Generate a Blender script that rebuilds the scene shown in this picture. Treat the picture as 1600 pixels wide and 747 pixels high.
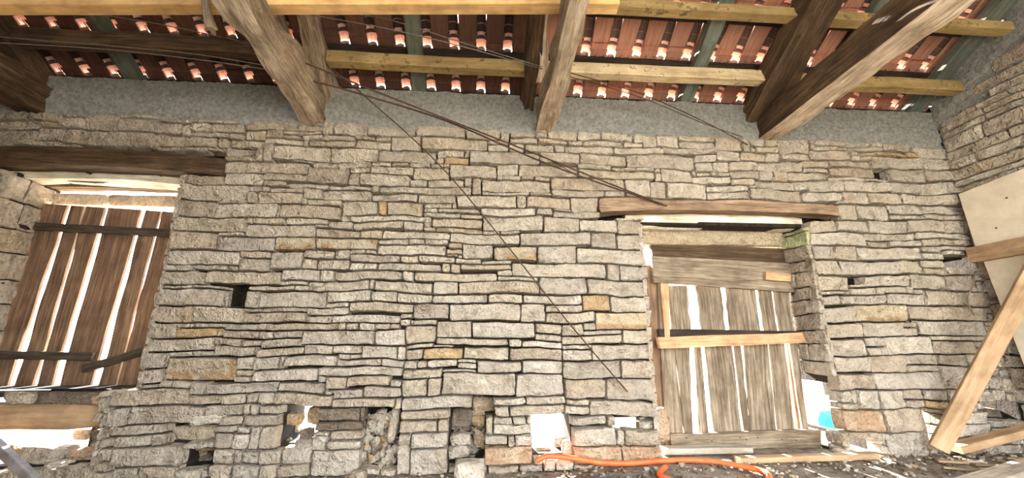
import bpy, bmesh, math, random
from mathutils import Vector, Matrix, noise
import numpy as np

# ------------------------------------------------------------------ camera
scn = bpy.context.scene
for o in list(bpy.data.objects): bpy.data.objects.remove(o)
COL = scn.collection
F, CX, CY, D = 620.0, 800.0, 373.5, 3.6          # focal length in pixels of a 1600 x 747 frame, distance to the wall
YAW, PITCH = math.radians(4.03), math.radians(14.2)
FW = Vector((math.sin(YAW)*math.cos(PITCH), math.cos(YAW)*math.cos(PITCH), math.sin(PITCH)))
RT = Vector((math.cos(YAW), -math.sin(YAW), 0)); UP = RT.cross(FW)
CAM = Vector((0, -D, 1.052))
cd = bpy.data.cameras.new('camera'); cam = bpy.data.objects.new('camera', cd); COL.objects.link(cam)
cd.sensor_fit = 'HORIZONTAL'; cd.sensor_width = 36; cd.lens = F/1600*36; cd.clip_start = .02; cd.clip_end = 500
cam.matrix_world = Matrix(((RT.x, UP.x, -FW.x, CAM.x), (RT.y, UP.y, -FW.y, CAM.y), (RT.z, UP.z, -FW.z, CAM.z), (0, 0, 0, 1)))
scn.camera = cam

# ------------------------------------------------------------------ light
w = bpy.data.worlds.new('sky'); scn.world = w; w.use_nodes = True
bg = w.node_tree.nodes['Background']; bg.inputs[0].default_value = (.88, .95, 1.04, 1); bg.inputs[1].default_value = 1.15
sl = bpy.data.lights.new('sun', 'SUN'); sl.energy = 7.0; sl.angle = math.radians(.6); sl.color = (1, .95, .86)
sun = bpy.data.objects.new('sun', sl); COL.objects.link(sun)
sd = Vector((.16, -1, -math.tan(math.radians(27)))).normalized()     # travel direction of the sun rays
sun.rotation_euler = sd.to_track_quat('-Z', 'Y').to_euler(); sun.location = (0, 12, 12)
vs = scn.view_settings
vs.view_transform = 'Standard'; vs.look = 'None'; vs.gamma = 1; vs.use_curve_mapping = False; vs.exposure = 3.82
scn.display_settings.display_device = 'sRGB'

# ------------------------------------------------------------------ helpers
def ray(px, py): return FW + RT*((px-CX)/F) - UP*((py-CY)/F)
def PY(px, py, y=0.): d = ray(px, py); return CAM + d*((y-CAM.y)/d.y)
def PZ(px, py, z=0.): d = ray(px, py); return CAM + d*((z-CAM.z)/d.z)
def PX(px, py, x=0.): d = ray(px, py); return CAM + d*((x-CAM.x)/d.x)
def lin(c): return tuple((v/255/12.92 if v/255 <= .04045 else ((v/255+.055)/1.055)**2.4) for v in c)
rnd = random.Random(7)

def link(name, me, mats=None, parent=None, loc=None):
    o = bpy.data.objects.new(name, me); COL.objects.link(o)
    if mats is not None and me is not None and not me.materials: me.materials.append(mats)
    if parent is not None: o.parent = parent
    if loc is not None: o.location = loc
    return o
def tag(o, label=None, cat=None, group=None, kind=None):
    if label: o['label'] = label
    if cat: o['category'] = cat
    if group: o['group'] = group
    if kind: o['kind'] = kind
    return o
def empty(name, loc=(0, 0, 0)):
    o = bpy.data.objects.new(name, None); o.empty_display_size = .1; o.location = loc; COL.objects.link(o); return o
class MB:
    """collects vertices / faces / per-vertex colours"""
    def __init__(s): s.v = []; s.f = []; s.c = []; s.sm = []
    def add(s, vs, fs, col=None, smooth=False):
        b = len(s.v); s.v += [tuple(p) for p in vs]; s.f += [tuple(b+i for i in f) for f in fs]
        if isinstance(col, list): s.c += col
        else: s.c += [col or (1, 1, 1, 1)]*len(vs)
        s.sm += smooth if isinstance(smooth, list) else [smooth]*len(fs)
    def box(s, x0, y0, z0, x1, y1, z1, col=None):
        s.add([(x0,y0,z0),(x1,y0,z0),(x1,y1,z0),(x0,y1,z0),(x0,y0,z1),(x1,y0,z1),(x1,y1,z1),(x0,y1,z1)],
              [(0,3,2,1),(4,5,6,7),(0,1,5,4),(1,2,6,5),(2,3,7,6),(3,0,4,7)], col)
    def mesh(s, name, col=True):
        me = bpy.data.meshes.new(name); me.from_pydata(s.v, [], s.f); me.polygons.foreach_set('use_smooth', s.sm)
        if col:
            a = me.color_attributes.new('col', 'FLOAT_COLOR', 'POINT')
            a.data.foreach_set('color', np.array(s.c, np.float32).ravel())
        me.update(); return me

# ------------------------------------------------------------------ materials
def newmat(name):
    m = bpy.data.materials.new(name); m.use_nodes = True; nt = m.node_tree
    return m, nt, nt.nodes['Principled BSDF']
def N(nt, t, **k):
    n = nt.nodes.new(t)
    for a, v in k.items():
        if a.startswith('i_'): n.inputs[int(a[2:])].default_value = v
        elif hasattr(n, a): setattr(n, a, v)
        else: n.inputs[a.replace('_', ' ')].default_value = v
    return n
def ramp(nt, stops):
    n = nt.nodes.new('ShaderNodeValToRGB'); e = n.color_ramp.elements
    while len(e) < len(stops): e.new(.5)
    for q, (p, c) in zip(e, stops): q.position = p; q.color = (*c, 1) if len(c) == 3 else c
    return n
def mix(nt, a, b, fac, mode='MIX'):
    n = nt.nodes.new('ShaderNodeMix'); n.data_type = 'RGBA'; n.blend_type = mode; L = nt.links
    for sock, v in ((n.inputs[0], fac), (n.inputs[6], a), (n.inputs[7], b)):
        if isinstance(v, (int, float)): sock.default_value = v
        elif isinstance(v, tuple): sock.default_value = (*v, 1) if len(v) == 3 else v
        else: L.new(v, sock)
    return n.outputs[2]
def bumpchain(nt, bsdf, items):
    prev = None
    for h, st, di in items:
        b = N(nt, 'ShaderNodeBump', Strength=st, Distance=di); nt.links.new(h, b.inputs['Height'])
        if prev: nt.links.new(prev, b.inputs['Normal'])
        prev = b.outputs[0]
    nt.links.new(prev, bsdf.inputs['Normal'])

def hsum(nt, items):
    """weighted sum of height sockets"""
    prev = None
    for h, wgt in items:
        n = N(nt, 'ShaderNodeMath', operation='MULTIPLY_ADD'); nt.links.new(h, n.inputs[0]); n.inputs[1].default_value = wgt
        if prev: nt.links.new(prev, n.inputs[2])
        else: n.inputs[2].default_value = 0
        prev = n.outputs[0]
    return prev
def stone_mat(name, rough=.93, stain=1.0, bump=1.0):
    m, nt, b = newmat(name); L = nt.links
    at = N(nt, 'ShaderNodeAttribute', attribute_name='col')
    geo = N(nt, 'ShaderNodeNewGeometry')
    mul = N(nt, 'ShaderNodeVectorMath', operation='MULTIPLY_ADD'); mul.inputs[0].default_value = (37., 23., 51.); L.new(at.outputs['Alpha'], mul.inputs[1]); L.new(geo.outputs['Position'], mul.inputs[2])
    def nz(scale, detail=4, ro=.6, dist=0.):
        n = N(nt, 'ShaderNodeTexNoise', Scale=scale, Detail=detail, Roughness=ro, Distortion=dist); L.new(mul.outputs[0], n.inputs['Vector']); return n
    n1 = nz(8, 5, .65); n2 = nz(38, 4, .65); n3 = nz(3.2, 3, .6)
    r1 = ramp(nt, [(.28, (.58, .54, .49)), (.48, (.94, .93, .91)), (.74, (1.16, 1.15, 1.13))]); L.new(n1.outputs[0], r1.inputs[0])
    c = mix(nt, at.outputs['Color'], r1.outputs[0], 1.0, 'MULTIPLY')
    r2 = ramp(nt, [(.34, (.78, .75, .71)), (.56, (1.05, 1.05, 1.04))]); L.new(n2.outputs[0], r2.inputs[0])
    c = mix(nt, c, r2.outputs[0], .8, 'MULTIPLY')
    r3 = ramp(nt, [(.60, (0, 0, 0)), (.74, (1, 1, 1))]); L.new(n3.outputs[0], r3.inputs[0])
    f = N(nt, 'ShaderNodeMath', operation='MULTIPLY'); f.inputs[1].default_value = .30*stain; L.new(r3.outputs[0], f.inputs[0])
    c = mix(nt, c, lin((190, 150, 104)), f.outputs[0])
    L.new(c, b.inputs['Base Color']); b.inputs['Roughness'].default_value = rough; b.inputs['Specular IOR Level'].default_value = .15
    st_ = N(nt, 'ShaderNodeVectorMath', operation='MULTIPLY'); L.new(mul.outputs[0], st_.inputs[0]); st_.inputs[1].default_value = (.8, .8, 1.7)
    n5 = N(nt, 'ShaderNodeTexNoise', Scale=9., Detail=4, Roughness=.55); n5.noise_type = 'RIDGED_MULTIFRACTAL'; L.new(st_.outputs[0], n5.inputs['Vector'])
    r5 = ramp(nt, [(.2, (.80, .75, .69)), (.7, (1.16, 1.16, 1.16))]); L.new(n5.outputs[0], r5.inputs[0])
    L.new(mix(nt, c, r5.outputs[0], .75, 'MULTIPLY'), b.inputs['Base Color'])
    bumpchain(nt, b, [(hsum(nt, [(n1.outputs[0], .14*bump), (n2.outputs[0], .055*bump), (n5.outputs[0], .028*bump)]), 1.0, 1.0)])
    return m
def wood_mat(name, dark, mid, light, rough=.85, grain=1.0, bump=1.0, stainc=None, stain=0.):
    m, nt, b = newmat(name); L = nt.links
    tc = N(nt, 'ShaderNodeTexCoord'); oi = N(nt, 'ShaderNodeObjectInfo')
    mp = N(nt, 'ShaderNodeMapping'); mp.inputs['Scale'].default_value = (1.2, 22*grain, 22*grain); L.new(tc.outputs['Object'], mp.inputs[0])
    ad = N(nt, 'ShaderNodeMath', operation='MULTIPLY'); ad.inputs[1].default_value = 61.; L.new(oi.outputs['Random'], ad.inputs[0])
    def nz(vec, scale, detail=5, ro=.6, dist=0.):
        n = N(nt, 'ShaderNodeTexNoise', Scale=scale, Detail=detail, Roughness=ro, Distortion=dist)
        va = N(nt, 'ShaderNodeVectorMath', operation='ADD'); L.new(vec, va.inputs[0]); L.new(ad.outputs[0], va.inputs[1])
        L.new(va.outputs[0], n.inputs['Vector']); return n
    g = nz(mp.outputs[0], 1.6, 5, .65, .7); g2 = nz(mp.outputs[0], 6, 3, .6); bl = nz(tc.outputs['Object'], 4.5, 3, .6)
    r = ramp(nt, [(.3, lin(dark)), (.5, lin(mid)), (.7, lin(light))]); L.new(g.outputs[0], r.inputs[0])
    r2 = ramp(nt, [(.33, (.62, .6, .58)), (.6, (1.08, 1.08, 1.08))]); L.new(bl.outputs[0], r2.inputs[0])
    c = mix(nt, r.outputs[0], r2.outputs[0], .8, 'MULTIPLY')
    r4 = ramp(nt, [(.38, (.55, .52, .5)), (.55, (1.03, 1.03, 1.03))]); L.new(g2.outputs[0], r4.inputs[0])
    c = mix(nt, c, r4.outputs[0], .55*min(1, bump), 'MULTIPLY')
    if stainc:
        sN = nz(tc.outputs['Object'], 9., 4, .7); r3 = ramp(nt, [(.56, (0, 0, 0)), (.66, (1, 1, 1))]); L.new(sN.outputs[0], r3.inputs[0])
        f = N(nt, 'ShaderNodeMath', operation='MULTIPLY'); f.inputs[1].default_value = stain; L.new(r3.outputs[0], f.inputs[0])
        c = mix(nt, c, lin(stainc), f.outputs[0])
    L.new(c, b.inputs['Base Color']); b.inputs['Roughness'].default_value = rough; b.inputs['Specular IOR Level'].default_value = .25
    bumpchain(nt, b, [(hsum(nt, [(g.outputs[0], .010*bump), (g2.outputs[0], .003*bump)]), 1.0, 1.0)])
    return m
def plain_mat(name, c1, c2, scale=8., bump=.5, bd=.01, rough=.9, detail=5, spec=.2):
    m, nt, b = newmat(name); L = nt.links
    geo = N(nt, 'ShaderNodeNewGeometry')
    n = N(nt, 'ShaderNodeTexNoise', Scale=scale, Detail=detail, Roughness=.65); L.new(geo.outputs['Position'], n.inputs['Vector'])
    r = ramp(nt, [(.35, lin(c1)), (.65, lin(c2))]); L.new(n.outputs[0], r.inputs[0]); L.new(r.outputs[0], b.inputs['Base Color'])
    b.inputs['Roughness'].default_value = rough; b.inputs['Specular IOR Level'].default_value = spec
    n2 = N(nt, 'ShaderNodeTexNoise', Scale=scale*6, Detail=3, Roughness=.6); L.new(geo.outputs['Position'], n2.inputs['Vector'])
    bumpchain(nt, b, [(hsum(nt, [(n.outputs[0], bump*bd*2), (n2.outputs[0], bump*bd)]), 1.0, 1.0)])
    return m
def tile_mat(name):
    m, nt, b = newmat(name); L = nt.links
    at = N(nt, 'ShaderNodeAttribute', attribute_name='col'); oi = N(nt, 'ShaderNodeObjectInfo'); tc = N(nt, 'ShaderNodeTexCoord')
    mp = N(nt, 'ShaderNodeMapping'); mp.inputs['Scale'].default_value = (30, 3, 3); L.new(tc.outputs['Object'], mp.inputs[0])
    n = N(nt, 'ShaderNodeTexNoise', noise_dimensions='4D', Scale=1.5, Detail=6, Roughness=.65)
    ad = N(nt, 'ShaderNodeMath', operation='MULTIPLY'); ad.inputs[1].default_value = 43.; L.new(oi.outputs['Random'], ad.inputs[0])
    L.new(mp.outputs[0], n.inputs['Vector']); L.new(ad.outputs[0], n.inputs['W'])
    r = ramp(nt, [(.3, (.62, .55, .5)), (.65, (1.12, 1.1, 1.08))]); L.new(n.outputs[0], r.inputs[0])
    c = mix(nt, at.outputs['Color'], r.outputs[0], .9, 'MULTIPLY')
    hv = N(nt, 'ShaderNodeHueSaturation'); L.new(c, hv.inputs['Color'])
    mr = N(nt, 'ShaderNodeMapRange'); mr.inputs[3].default_value = .78; mr.inputs[4].default_value = 1.12; L.new(oi.outputs['Random'], mr.inputs[0]); L.new(mr.outputs[0], hv.inputs['Value'])
    L.new(hv.outputs[0], b.inputs['Base Color']); b.inputs['Roughness'].default_value = .85; b.inputs['Specular IOR Level'].default_value = .25
    bumpchain(nt, b, [(n.outputs[0], .35, .004)])
    return m

M = {}
M['stone'] = stone_mat('rough_limestone')
M['core'] = plain_mat('earth_mortar', (34, 27, 21), (58, 47, 37), 20, .8, .012, .97)
M['rubble'] = plain_mat('rubble_mortar', (112, 92, 68), (178, 152, 116), 26, .9, .02, .97)
M['concrete'] = plain_mat('rough_concrete', (152, 148, 137), (198, 194, 181), 30, 1.6, .022, .97)
M['dirt'] = plain_mat('dirt_floor', (94, 82, 68), (148, 136, 120), 9, .8, .02, .98)
M['gravel'] = plain_mat('pale_gravel', (176, 168, 152), (216, 208, 194), 3, .5, .02, .98)
M['debris'] = plain_mat('debris', (96, 80, 62), (190, 176, 152), 40, .5, .01, .98)
M['old'] = wood_mat('weathered_oak', (98, 82, 64), (152, 130, 104), (190, 170, 142), bump=1.3)
M['oldpale'] = wood_mat('stripped_oak', (134, 110, 84), (192, 170, 142), (218, 202, 178), bump=1.4)
M['olddark'] = wood_mat('dark_oak', (48, 36, 24), (84, 64, 44), (112, 88, 62), bump=1.3)
M['lintel'] = wood_mat('brown_lintel_wood', (96, 74, 54), (138, 112, 86), (166, 140, 112), bump=1.0)
M['bleached'] = wood_mat('bleached_wood', (190, 172, 142), (222, 208, 182), (236, 226, 206), bump=.6, grain=.7)
M['pine'] = wood_mat('new_pine', (196, 148, 90), (216, 172, 112), (228, 188, 130), bump=.25, grain=.5)
M['pine2'] = wood_mat('aged_pine', (182, 156, 114), (208, 184, 142), (222, 200, 160), bump=.4, grain=.6, stainc=(52, 42, 30), stain=.75)
M['pineg'] = wood_mat('ochre_pine', (140, 114, 70), (164, 136, 86), (180, 152, 100), bump=.4, grain=.6, stainc=(56, 46, 28), stain=.7)
M['green'] = wood_mat('grey_green_softwood', (74, 76, 64), (100, 103, 88), (120, 123, 106), bump=.4, grain=.5)
M['batten'] = wood_mat('dark_batten_wood', (34, 26, 20), (54, 42, 32), (72, 58, 44), bump=.6)
M['shutter'] = wood_mat('brown_shutter_wood', (80, 60, 44), (122, 94, 70), (148, 118, 90), bump=.8)
M['shutterrail'] = wood_mat('blackened_rail_wood', (44, 36, 28), (72, 60, 48), (94, 80, 64), bump=.8)
M['door'] = wood_mat('silvered_door_wood', (84, 70, 53), (132, 115, 92), (164, 148, 124), bump=1.1)
M['doorfresh'] = wood_mat('tan_door_rail_wood', (156, 116, 76), (190, 150, 108), (208, 174, 132), bump=.6)
M['brace'] = wood_mat('tan_plank_wood', (146, 114, 80), (168, 136, 100), (182, 152, 116), bump=.4, grain=.6)
M['greyplank'] = wood_mat('grey_plank_wood', (132, 120, 104), (172, 158, 138), (196, 184, 164), bump=.5)
M['panel'] = plain_mat('painted_board', (196, 178, 150), (214, 198, 170), 6, .15, .004, .8)
M['tile'] = tile_mat('terracotta')
M['cable'] = plain_mat('rusty_cable', (48, 34, 24), (84, 60, 42), 60, .3, .002, .7)
M['cablegrey'] = plain_mat('grey_wire', (84, 76, 66), (116, 106, 94), 60, .2, .002, .6)
M['metal'] = plain_mat('dull_steel', (96, 88, 82), (134, 126, 118), 14, .2, .002, .45, spec=.5)
M['hose'] = plain_mat('orange_rubber', (226, 84, 34), (240, 104, 50), 10, .05, .001, .45, spec=.4)
M['tarp'] = plain_mat('turquoise_tarpaulin', (20, 150, 180), (70, 200, 214), 30, .6, .01, .6)
M['leaf'] = plain_mat('green_leaf', (60, 88, 30), (104, 134, 52), 20, .1, .002, .6)

# ------------------------------------------------------------------ stones
PAL = [(204,193,175),(200,188,170),(195,183,164),(200,187,165),(190,178,161),(208,197,180),(196,185,169),(192,177,156)]
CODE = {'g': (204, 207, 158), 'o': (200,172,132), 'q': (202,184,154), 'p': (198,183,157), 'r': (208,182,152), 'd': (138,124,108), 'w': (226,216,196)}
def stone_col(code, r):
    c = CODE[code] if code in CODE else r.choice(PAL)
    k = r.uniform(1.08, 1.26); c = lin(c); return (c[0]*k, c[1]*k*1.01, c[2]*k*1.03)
def warp(u, v, s=0.):
    return (noise.noise((u*3.1+s, v*3.1, 3.7))*.012 + noise.noise((u*11, v*11+s, 9.1))*.007,
            noise.noise((u*2.3, v*2.3+s, 21.3))*.024 + noise.noise((u*9+s, v*9, 31.7))*.009)
def stone(mb, u0, v0, u1, v1, mapf, seed, code='-', prot=None, depth=.13, cell=.034, relief=1.0, flat_left=False):
    """one rough-hewn stone: relief grid in front, sides running back into the wall"""
    r = random.Random(seed)
    u0 -= .0016; u1 += .0016; v0 -= .0016; v1 += .0016
    W_, H_ = u1-u0, v1-v0
    nu = max(3, min(16, round(W_/cell))); nv = max(3, min(8, round(H_/(cell*.8))))
    p = r.uniform(.0, .016) if prot is None else prot
    col = stone_col(code, r); alpha = r.random()
    j = min(.007, .08*H_, .06*W_)
    cj = [(r.uniform(0, j), r.uniform(0, j*1.3)) for _ in range(4)]
    tiltu, tiltv = r.uniform(-.012, .012), r.uniform(-.012, .012)
    off = r.uniform(0, 200)
    rim = .007
    def axis(n, L_): return [0, min(rim/L_, .2)] + [i/n for i in range(1, n)] + [1-min(rim/L_, .2), 1]
    su, sv = axis(nu, W_), axis(nv, H_); nu, nv = len(su)-1, len(sv)-1
    pl = [(r.uniform(-.13, .13), r.uniform(-.22, .22), r.uniform(.0, .012)) for _ in range(r.randint(3, 6))]
    uc, vc = (u0+u1)/2, (v0+v1)/2; hw, hh = min(W_/2, .16), min(H_/2, .08)
    pl = [(a_, b_, c_, r.uniform(u0, u1), r.uniform(v0, v1)) for a_, b_, c_ in pl]
    vs, cs = [], []
    oc = lin((197, 165, 128))
    for jj in range(nv+1):
        t = sv[jj]
        for ii in range(nu+1):
            s = su[ii]
            du = (cj[0][0]*(1-s)*(1-t) + cj[3][0]*(1-s)*t) - (cj[1][0]*s*(1-t) + cj[2][0]*s*t)
            dv = (cj[0][1]*(1-s)*(1-t) + cj[1][1]*s*(1-t)) - (cj[3][1]*(1-s)*t + cj[2][1]*s*t)
            u = u0 + W_*s + du; v = v0 + H_*t + dv
            a, b = warp(u, v); u += a; v += b
            es, et = min(s, 1-s)*W_, min(t, 1-t)*H_
            e = min(es, et)
            if es < .001 and et < .001: u += (.006 if s < .5 else -.006)*min(1, W_/.08); v += (.005 if t < .5 else -.005)*min(1, H_/.06)
            edge = e < 1e-6
            if e < rim*1.01:
                k = .006*noise.noise((u*27+off, v*27, off)); 
                if es < rim*1.01: u += k - (.001 if s > .5 else -.001)
                if et < rim*1.01: v += k*.9 - (.001 if t > .5 else -.001)
            n1 = noise.noise((u*9+off, v*12, off)); n2 = noise.noise((u*24, v*30+off, off*2))
            n3 = abs(noise.noise((u*5+off*3, v*9, off)))
            o_ = p + tiltu*(s-.5)*min(1, W_/.25) + tiltv*(t-.5) + relief*(.016*n1 + .013*n2 + .020*(n3-.25) + 1.6*max(-.02, min(a_*(u-x_)+b_*(v-y_)+c_ for a_, b_, c_, x_, y_ in pl)))*min(1, .55+e/.04)
            o_ -= .004 if edge else 0
            vs.append(mapf(u, v, o_))
            cc = col
            if code == 'p' and (t < .34 or s > .88) and noise.noise((u*8, v*8, off)) > -.05: cc = oc
            if code == 'q' and (t < .25) and noise.noise((u*6, v*8, off)) > -.1: cc = oc
            if code == 'r' and noise.noise((u*5, v*5, off)) > 0: cc = lin((212, 178, 146))
            cs.append((*cc, alpha))
    G = lambda i, q: q*(nu+1)+i
    fs = [(G(i, q), G(i+1, q), G(i+1, q+1), G(i, q+1)) for q in range(nv) for i in range(nu)]
    nf = len(fs)
    ring = [G(i, 0) for i in range(nu)] + [G(nu, q) for q in range(nv)] + [G(i, nv) for i in range(nu, 0, -1)] + [G(0, q) for q in range(nv, 0, -1)]
    base = len(vs)
    for k in ring:
        q, i = divmod(k, nu+1); s, t = su[i], sv[q]
        u = u0 + W_*s; v = v0 + H_*t; a, b = warp(u, v)
        vs.append(mapf(u+a, v+b, -depth)); cs.append((*col, alpha))
    n = len(ring)
    for k in range(n):
        k2 = (k+1) % n; fs.append((ring[k2], ring[k], base+k, base+k2))
    mb.add(vs, fs, cs, [True]*nf + [False]*n)
def stone_obj(name, parent, *a, **k):
    mb = MB(); stone(mb, *a, **k)
    me = mb.mesh(name); o = link(name, me, M['stone'], parent); return o
def boulder_mb(mb, c, size, seed, code='-', rot=(0, 0, 0), n=5, rough=.16, sq=.62):
    r = random.Random(seed); off = r.uniform(0, 99); col = (*stone_col(code, r), r.random())
    from mathutils import Euler
    R_ = Euler(rot).to_matrix(); vs, fs = [], []
    idx = {}
    def P(x, y, z):
        k = (round(x*n), round(y*n), round(z*n))
        if k in idx: return idx[k]
        d = Vector((x, y, z)); l = d.length; sph = d/l
        q = d*sq + sph*(1-sq)*1.15
        q *= 1 + rough*noise.noise(sph*1.4+Vector((off, 0, 0))) + rough*.5*noise.noise(sph*3.7+Vector((0, off, 0)))
        q = Vector((q.x*size[0]/2, q.y*size[1]/2, q.z*size[2]/2))
        vs.append(tuple(R_ @ q + Vector(c))); idx[k] = len(vs)-1; return idx[k]
    g = [2*i/n-1 for i in range(n+1)]
    for ax in range(3):
        for sg in (-1, 1):
            for i in range(n):
                for j_ in range(n):
                    def q(a, b):
                        p = [0, 0, 0]; p[ax] = sg; p[(ax+1) % 3] = a; p[(ax+2) % 3] = b; return P(*p)
                    f = (q(g[i], g[j_]), q(g[i+1], g[j_]), q(g[i+1], g[j_+1]), q(g[i], g[j_+1]))
                    fs.append(f if sg > 0 else f[::-1])
    mb.add(vs, fs, col, True)
def boulder(name, c, size, seed, code='-', rot=(0, 0, 0), parent=None, n=5, rough=.16, sq=.62):
    mb = MB(); c = Vector(c); boulder_mb(mb, (0, 0, 0), size, seed, code, rot, n, rough, sq)
    return link(name, mb.mesh(name), M['stone'], parent, c)

# ------------------------------------------------------------------ timber
def frame(p0, p1, up):
    x = (Vector(p1)-Vector(p0)).normalized(); z = Vector(up); z = (z - x*z.dot(x)).normalized(); y = z.cross(x)
    return Matrix(((x.x, y.x, z.x, p0[0]), (x.y, y.y, z.y, p0[1]), (x.z, y.z, z.z, p0[2]), (0, 0, 0, 1)))
def timber(name, p0, p1, w, h, mat, up=(0, 0, 1), n=20, m=20, rough=.0, rnd_=.10, curve=None, scale=None, seed=0, parent=None, facet=False, side=None):
    """squared or rough log; local X runs along it, w along local Y, h along local Z, p0/p1 on its centre line"""
    p0, p1 = Vector(p0), Vector(p1); Lg = (p1-p0).length; mb = MB(); off = seed*13.7+1.3
    vs, fs = [], []
    for i in range(n+1):
        t = i/n; cy, cz = curve(t) if curve else (0, 0); k = scale(t) if scale else 1.
        for q in range(m):
            a = 2*math.pi*(q+.5)/m; c, s = math.cos(a), math.sin(a)
            e = rnd_; sq = 1/max(abs(c), abs(s)); rr = sq*(1-e)+e*1.12
            y, z = c*rr*w/2*k, s*rr*h/2*k
            if rough:
                d = rough*(noise.noise((t*Lg*1.6+off, c*1.3, s*1.3+off)) + .5*noise.noise((t*Lg*5+off, c*2.6, s*2.6)))
                y += c*d; z += s*d
            x = t*Lg
            if rough and (i == 0 or i == n): x += rough*noise.noise((c*2, s*2, off))
            vs.append((x, y+cy, z+cz))
    for i in range(n):
        for q in range(m):
            q2 = (q+1) % m; fs.append((i*m+q, i*m+q2, (i+1)*m+q2, (i+1)*m+q))
    fs.append(tuple(range(m-1, -1, -1))); fs.append(tuple(n*m+q for q in range(m)))
    mb.add(vs, fs, None, [not facet]*(len(fs)-2)+[False, False])
    me = mb.mesh(name, False)
    if side:                                              # one flank of the timber takes a second wood material
        me.materials.append(M[mat]); me.materials.append(M[side[1]])
        for k, p in enumerate(me.polygons):
            if k < n*m and k % m in side[0]: p.material_index = 1
    if rnd_ < .2:
        for e in me.edges:
            a, b = sorted(e.vertices)
            if b-a == m and a % m in (2, 7, 12, 17): e.use_edge_sharp = True
    o = link(name, me, M[mat], parent)
    mw = frame(p0, p1, up)
    o.matrix_basis = mw
    if parent is not None: o.matrix_parent_inverse = Matrix.Translation(parent.location).inverted()
    return o
def sawn(name, p0, p1, w, h, mat, up=(0, 0, 1), parent=None, bev=.006, n=6, wob=.0, seed=0):
    """sawn board or beam with chamfered edges"""
    p0, p1 = Vector(p0), Vector(p1); Lg = (p1-p0).length; mb = MB(); vs, fs = [], []
    a, b = w/2, h/2; pr = [(-a+bev, -b), (a-bev, -b), (a, -b+bev), (a, b-bev), (a-bev, b), (-a+bev, b), (-a, b-bev), (-a, -b+bev)]
    for i in range(n+1):
        t = i/n
        oy = wob*noise.noise((t*Lg*2, seed*3.1, 0)); oz = wob*noise.noise((t*Lg*2, seed*3.1, 7))
        for y, z in pr: vs.append((t*Lg, y+oy, z+oz))
    for i in range(n):
        for q in range(8):
            q2 = (q+1) % 8; fs.append((i*8+q, i*8+q2, (i+1)*8+q2, (i+1)*8+q))
    fs.append(tuple(range(7, -1, -1))); fs.append(tuple(n*8+q for q in range(8)))
    mb.add(vs, fs); o = link(name, mb.mesh(name, False), M[mat], parent); o.matrix_basis = frame(p0, p1, up)
    if parent is not None: o.matrix_parent_inverse = Matrix.Translation(parent.location).inverted()
    return o
def plank(name, bl, br, tr, tl, th, mat, parent=None, n=12, wav=.004, seed=0, out=(0, -1, 0)):
    """board given by its four face corners (world), th thick behind the face; local X runs from bottom to top, edges slightly wavy"""
    bl, br, tr, tl = map(Vector, (bl, br, tr, tl)); p0 = (bl+br)/2; p1 = (tl+tr)/2
    mw = frame(p0, p1, out); inv = mw.inverted(); q = [inv @ v for v in (bl, br, tr, tl)]
    mb = MB(); vs, fs = [], []
    for i in range(n+1):
        t = i/n; l = q[0].lerp(q[3], t); r_ = q[1].lerp(q[2], t)
        k1 = wav*noise.noise((t*5+seed*2.7, 1.1, seed)); k2 = wav*noise.noise((t*5+seed*2.7, 8.1, seed))
        sg = 1 if l.y < r_.y else -1
        z = wav*.6*noise.noise((t*2, seed*1.3, 4))
        vs += [(l.x, l.y+k1*sg, l.z+z), (r_.x, r_.y-k2*sg, r_.z+z), (r_.x, r_.y-k2*sg, r_.z-th+z), (l.x, l.y+k1*sg, l.z-th+z)]
    flip = q[0].y > q[1].y
    for i in range(n):
        for k in range(4):
            a, b = i*4+k, i*4+(k+1) % 4; f = (a, b, b+4, a+4); fs.append(f[::-1] if flip else f)
    fs.append((3, 2, 1, 0) if not flip else (0, 1, 2, 3)); e = n*4; fs.append((e, e+1, e+2, e+3) if not flip else (e+3, e+2, e+1, e))
    mb.add(vs, fs); me = mb.mesh(name, False)
    bm = bmesh.new(); bm.from_mesh(me); bmesh.ops.recalc_face_normals(bm, faces=bm.faces); bm.to_mesh(me); bm.free()
    o = link(name, me, M[mat], parent); o.matrix_basis = mw
    if parent is not None: o.matrix_parent_inverse = Matrix.Translation(parent.location).inverted()
    return o
def tube(name, pts, r, mat, m=8, parent=None, smooth=True):
    """round cable or hose along points (Catmull-Rom)"""
    P = [Vector(p) for p in pts]; path = []
    for i in range(len(P)-1):
        a, b, c, d = P[max(i-1, 0)], P[i], P[i+1], P[min(i+2, len(P)-1)]
        for k in range(6 if len(P) > 2 else 1):
            t = k/6; path.append(.5*((2*b)+(c-a)*t+(2*a-5*b+4*c-d)*t*t+(3*b-a-3*c+d)*t**3))
    path.append(P[-1]); vs, fs = [], []; o0 = path[0].copy()
    for i, p in enumerate(path):
        d = (path[min(i+1, len(path)-1)]-path[max(i-1, 0)]).normalized()
        u = d.cross(Vector((.13, .2, .97))).normalized(); v = d.cross(u)
        for k in range(m):
            a = 2*math.pi*k/m; vs.append(tuple(p-o0+u*(r*math.cos(a))+v*(r*math.sin(a))))
    for i in range(len(path)-1):
        for k in range(m): k2 = (k+1) % m; fs.append((i*m+k, (i+1)*m+k, (i+1)*m+k2, i*m+k2))
    fs.append(tuple(range(m))); fs.append(tuple((len(path)-1)*m+k for k in range(m-1, -1, -1)))
    mb = MB(); mb.add(vs, fs, None, True); return link(name, mb.mesh(name, False), M[mat], parent, o0)

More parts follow.
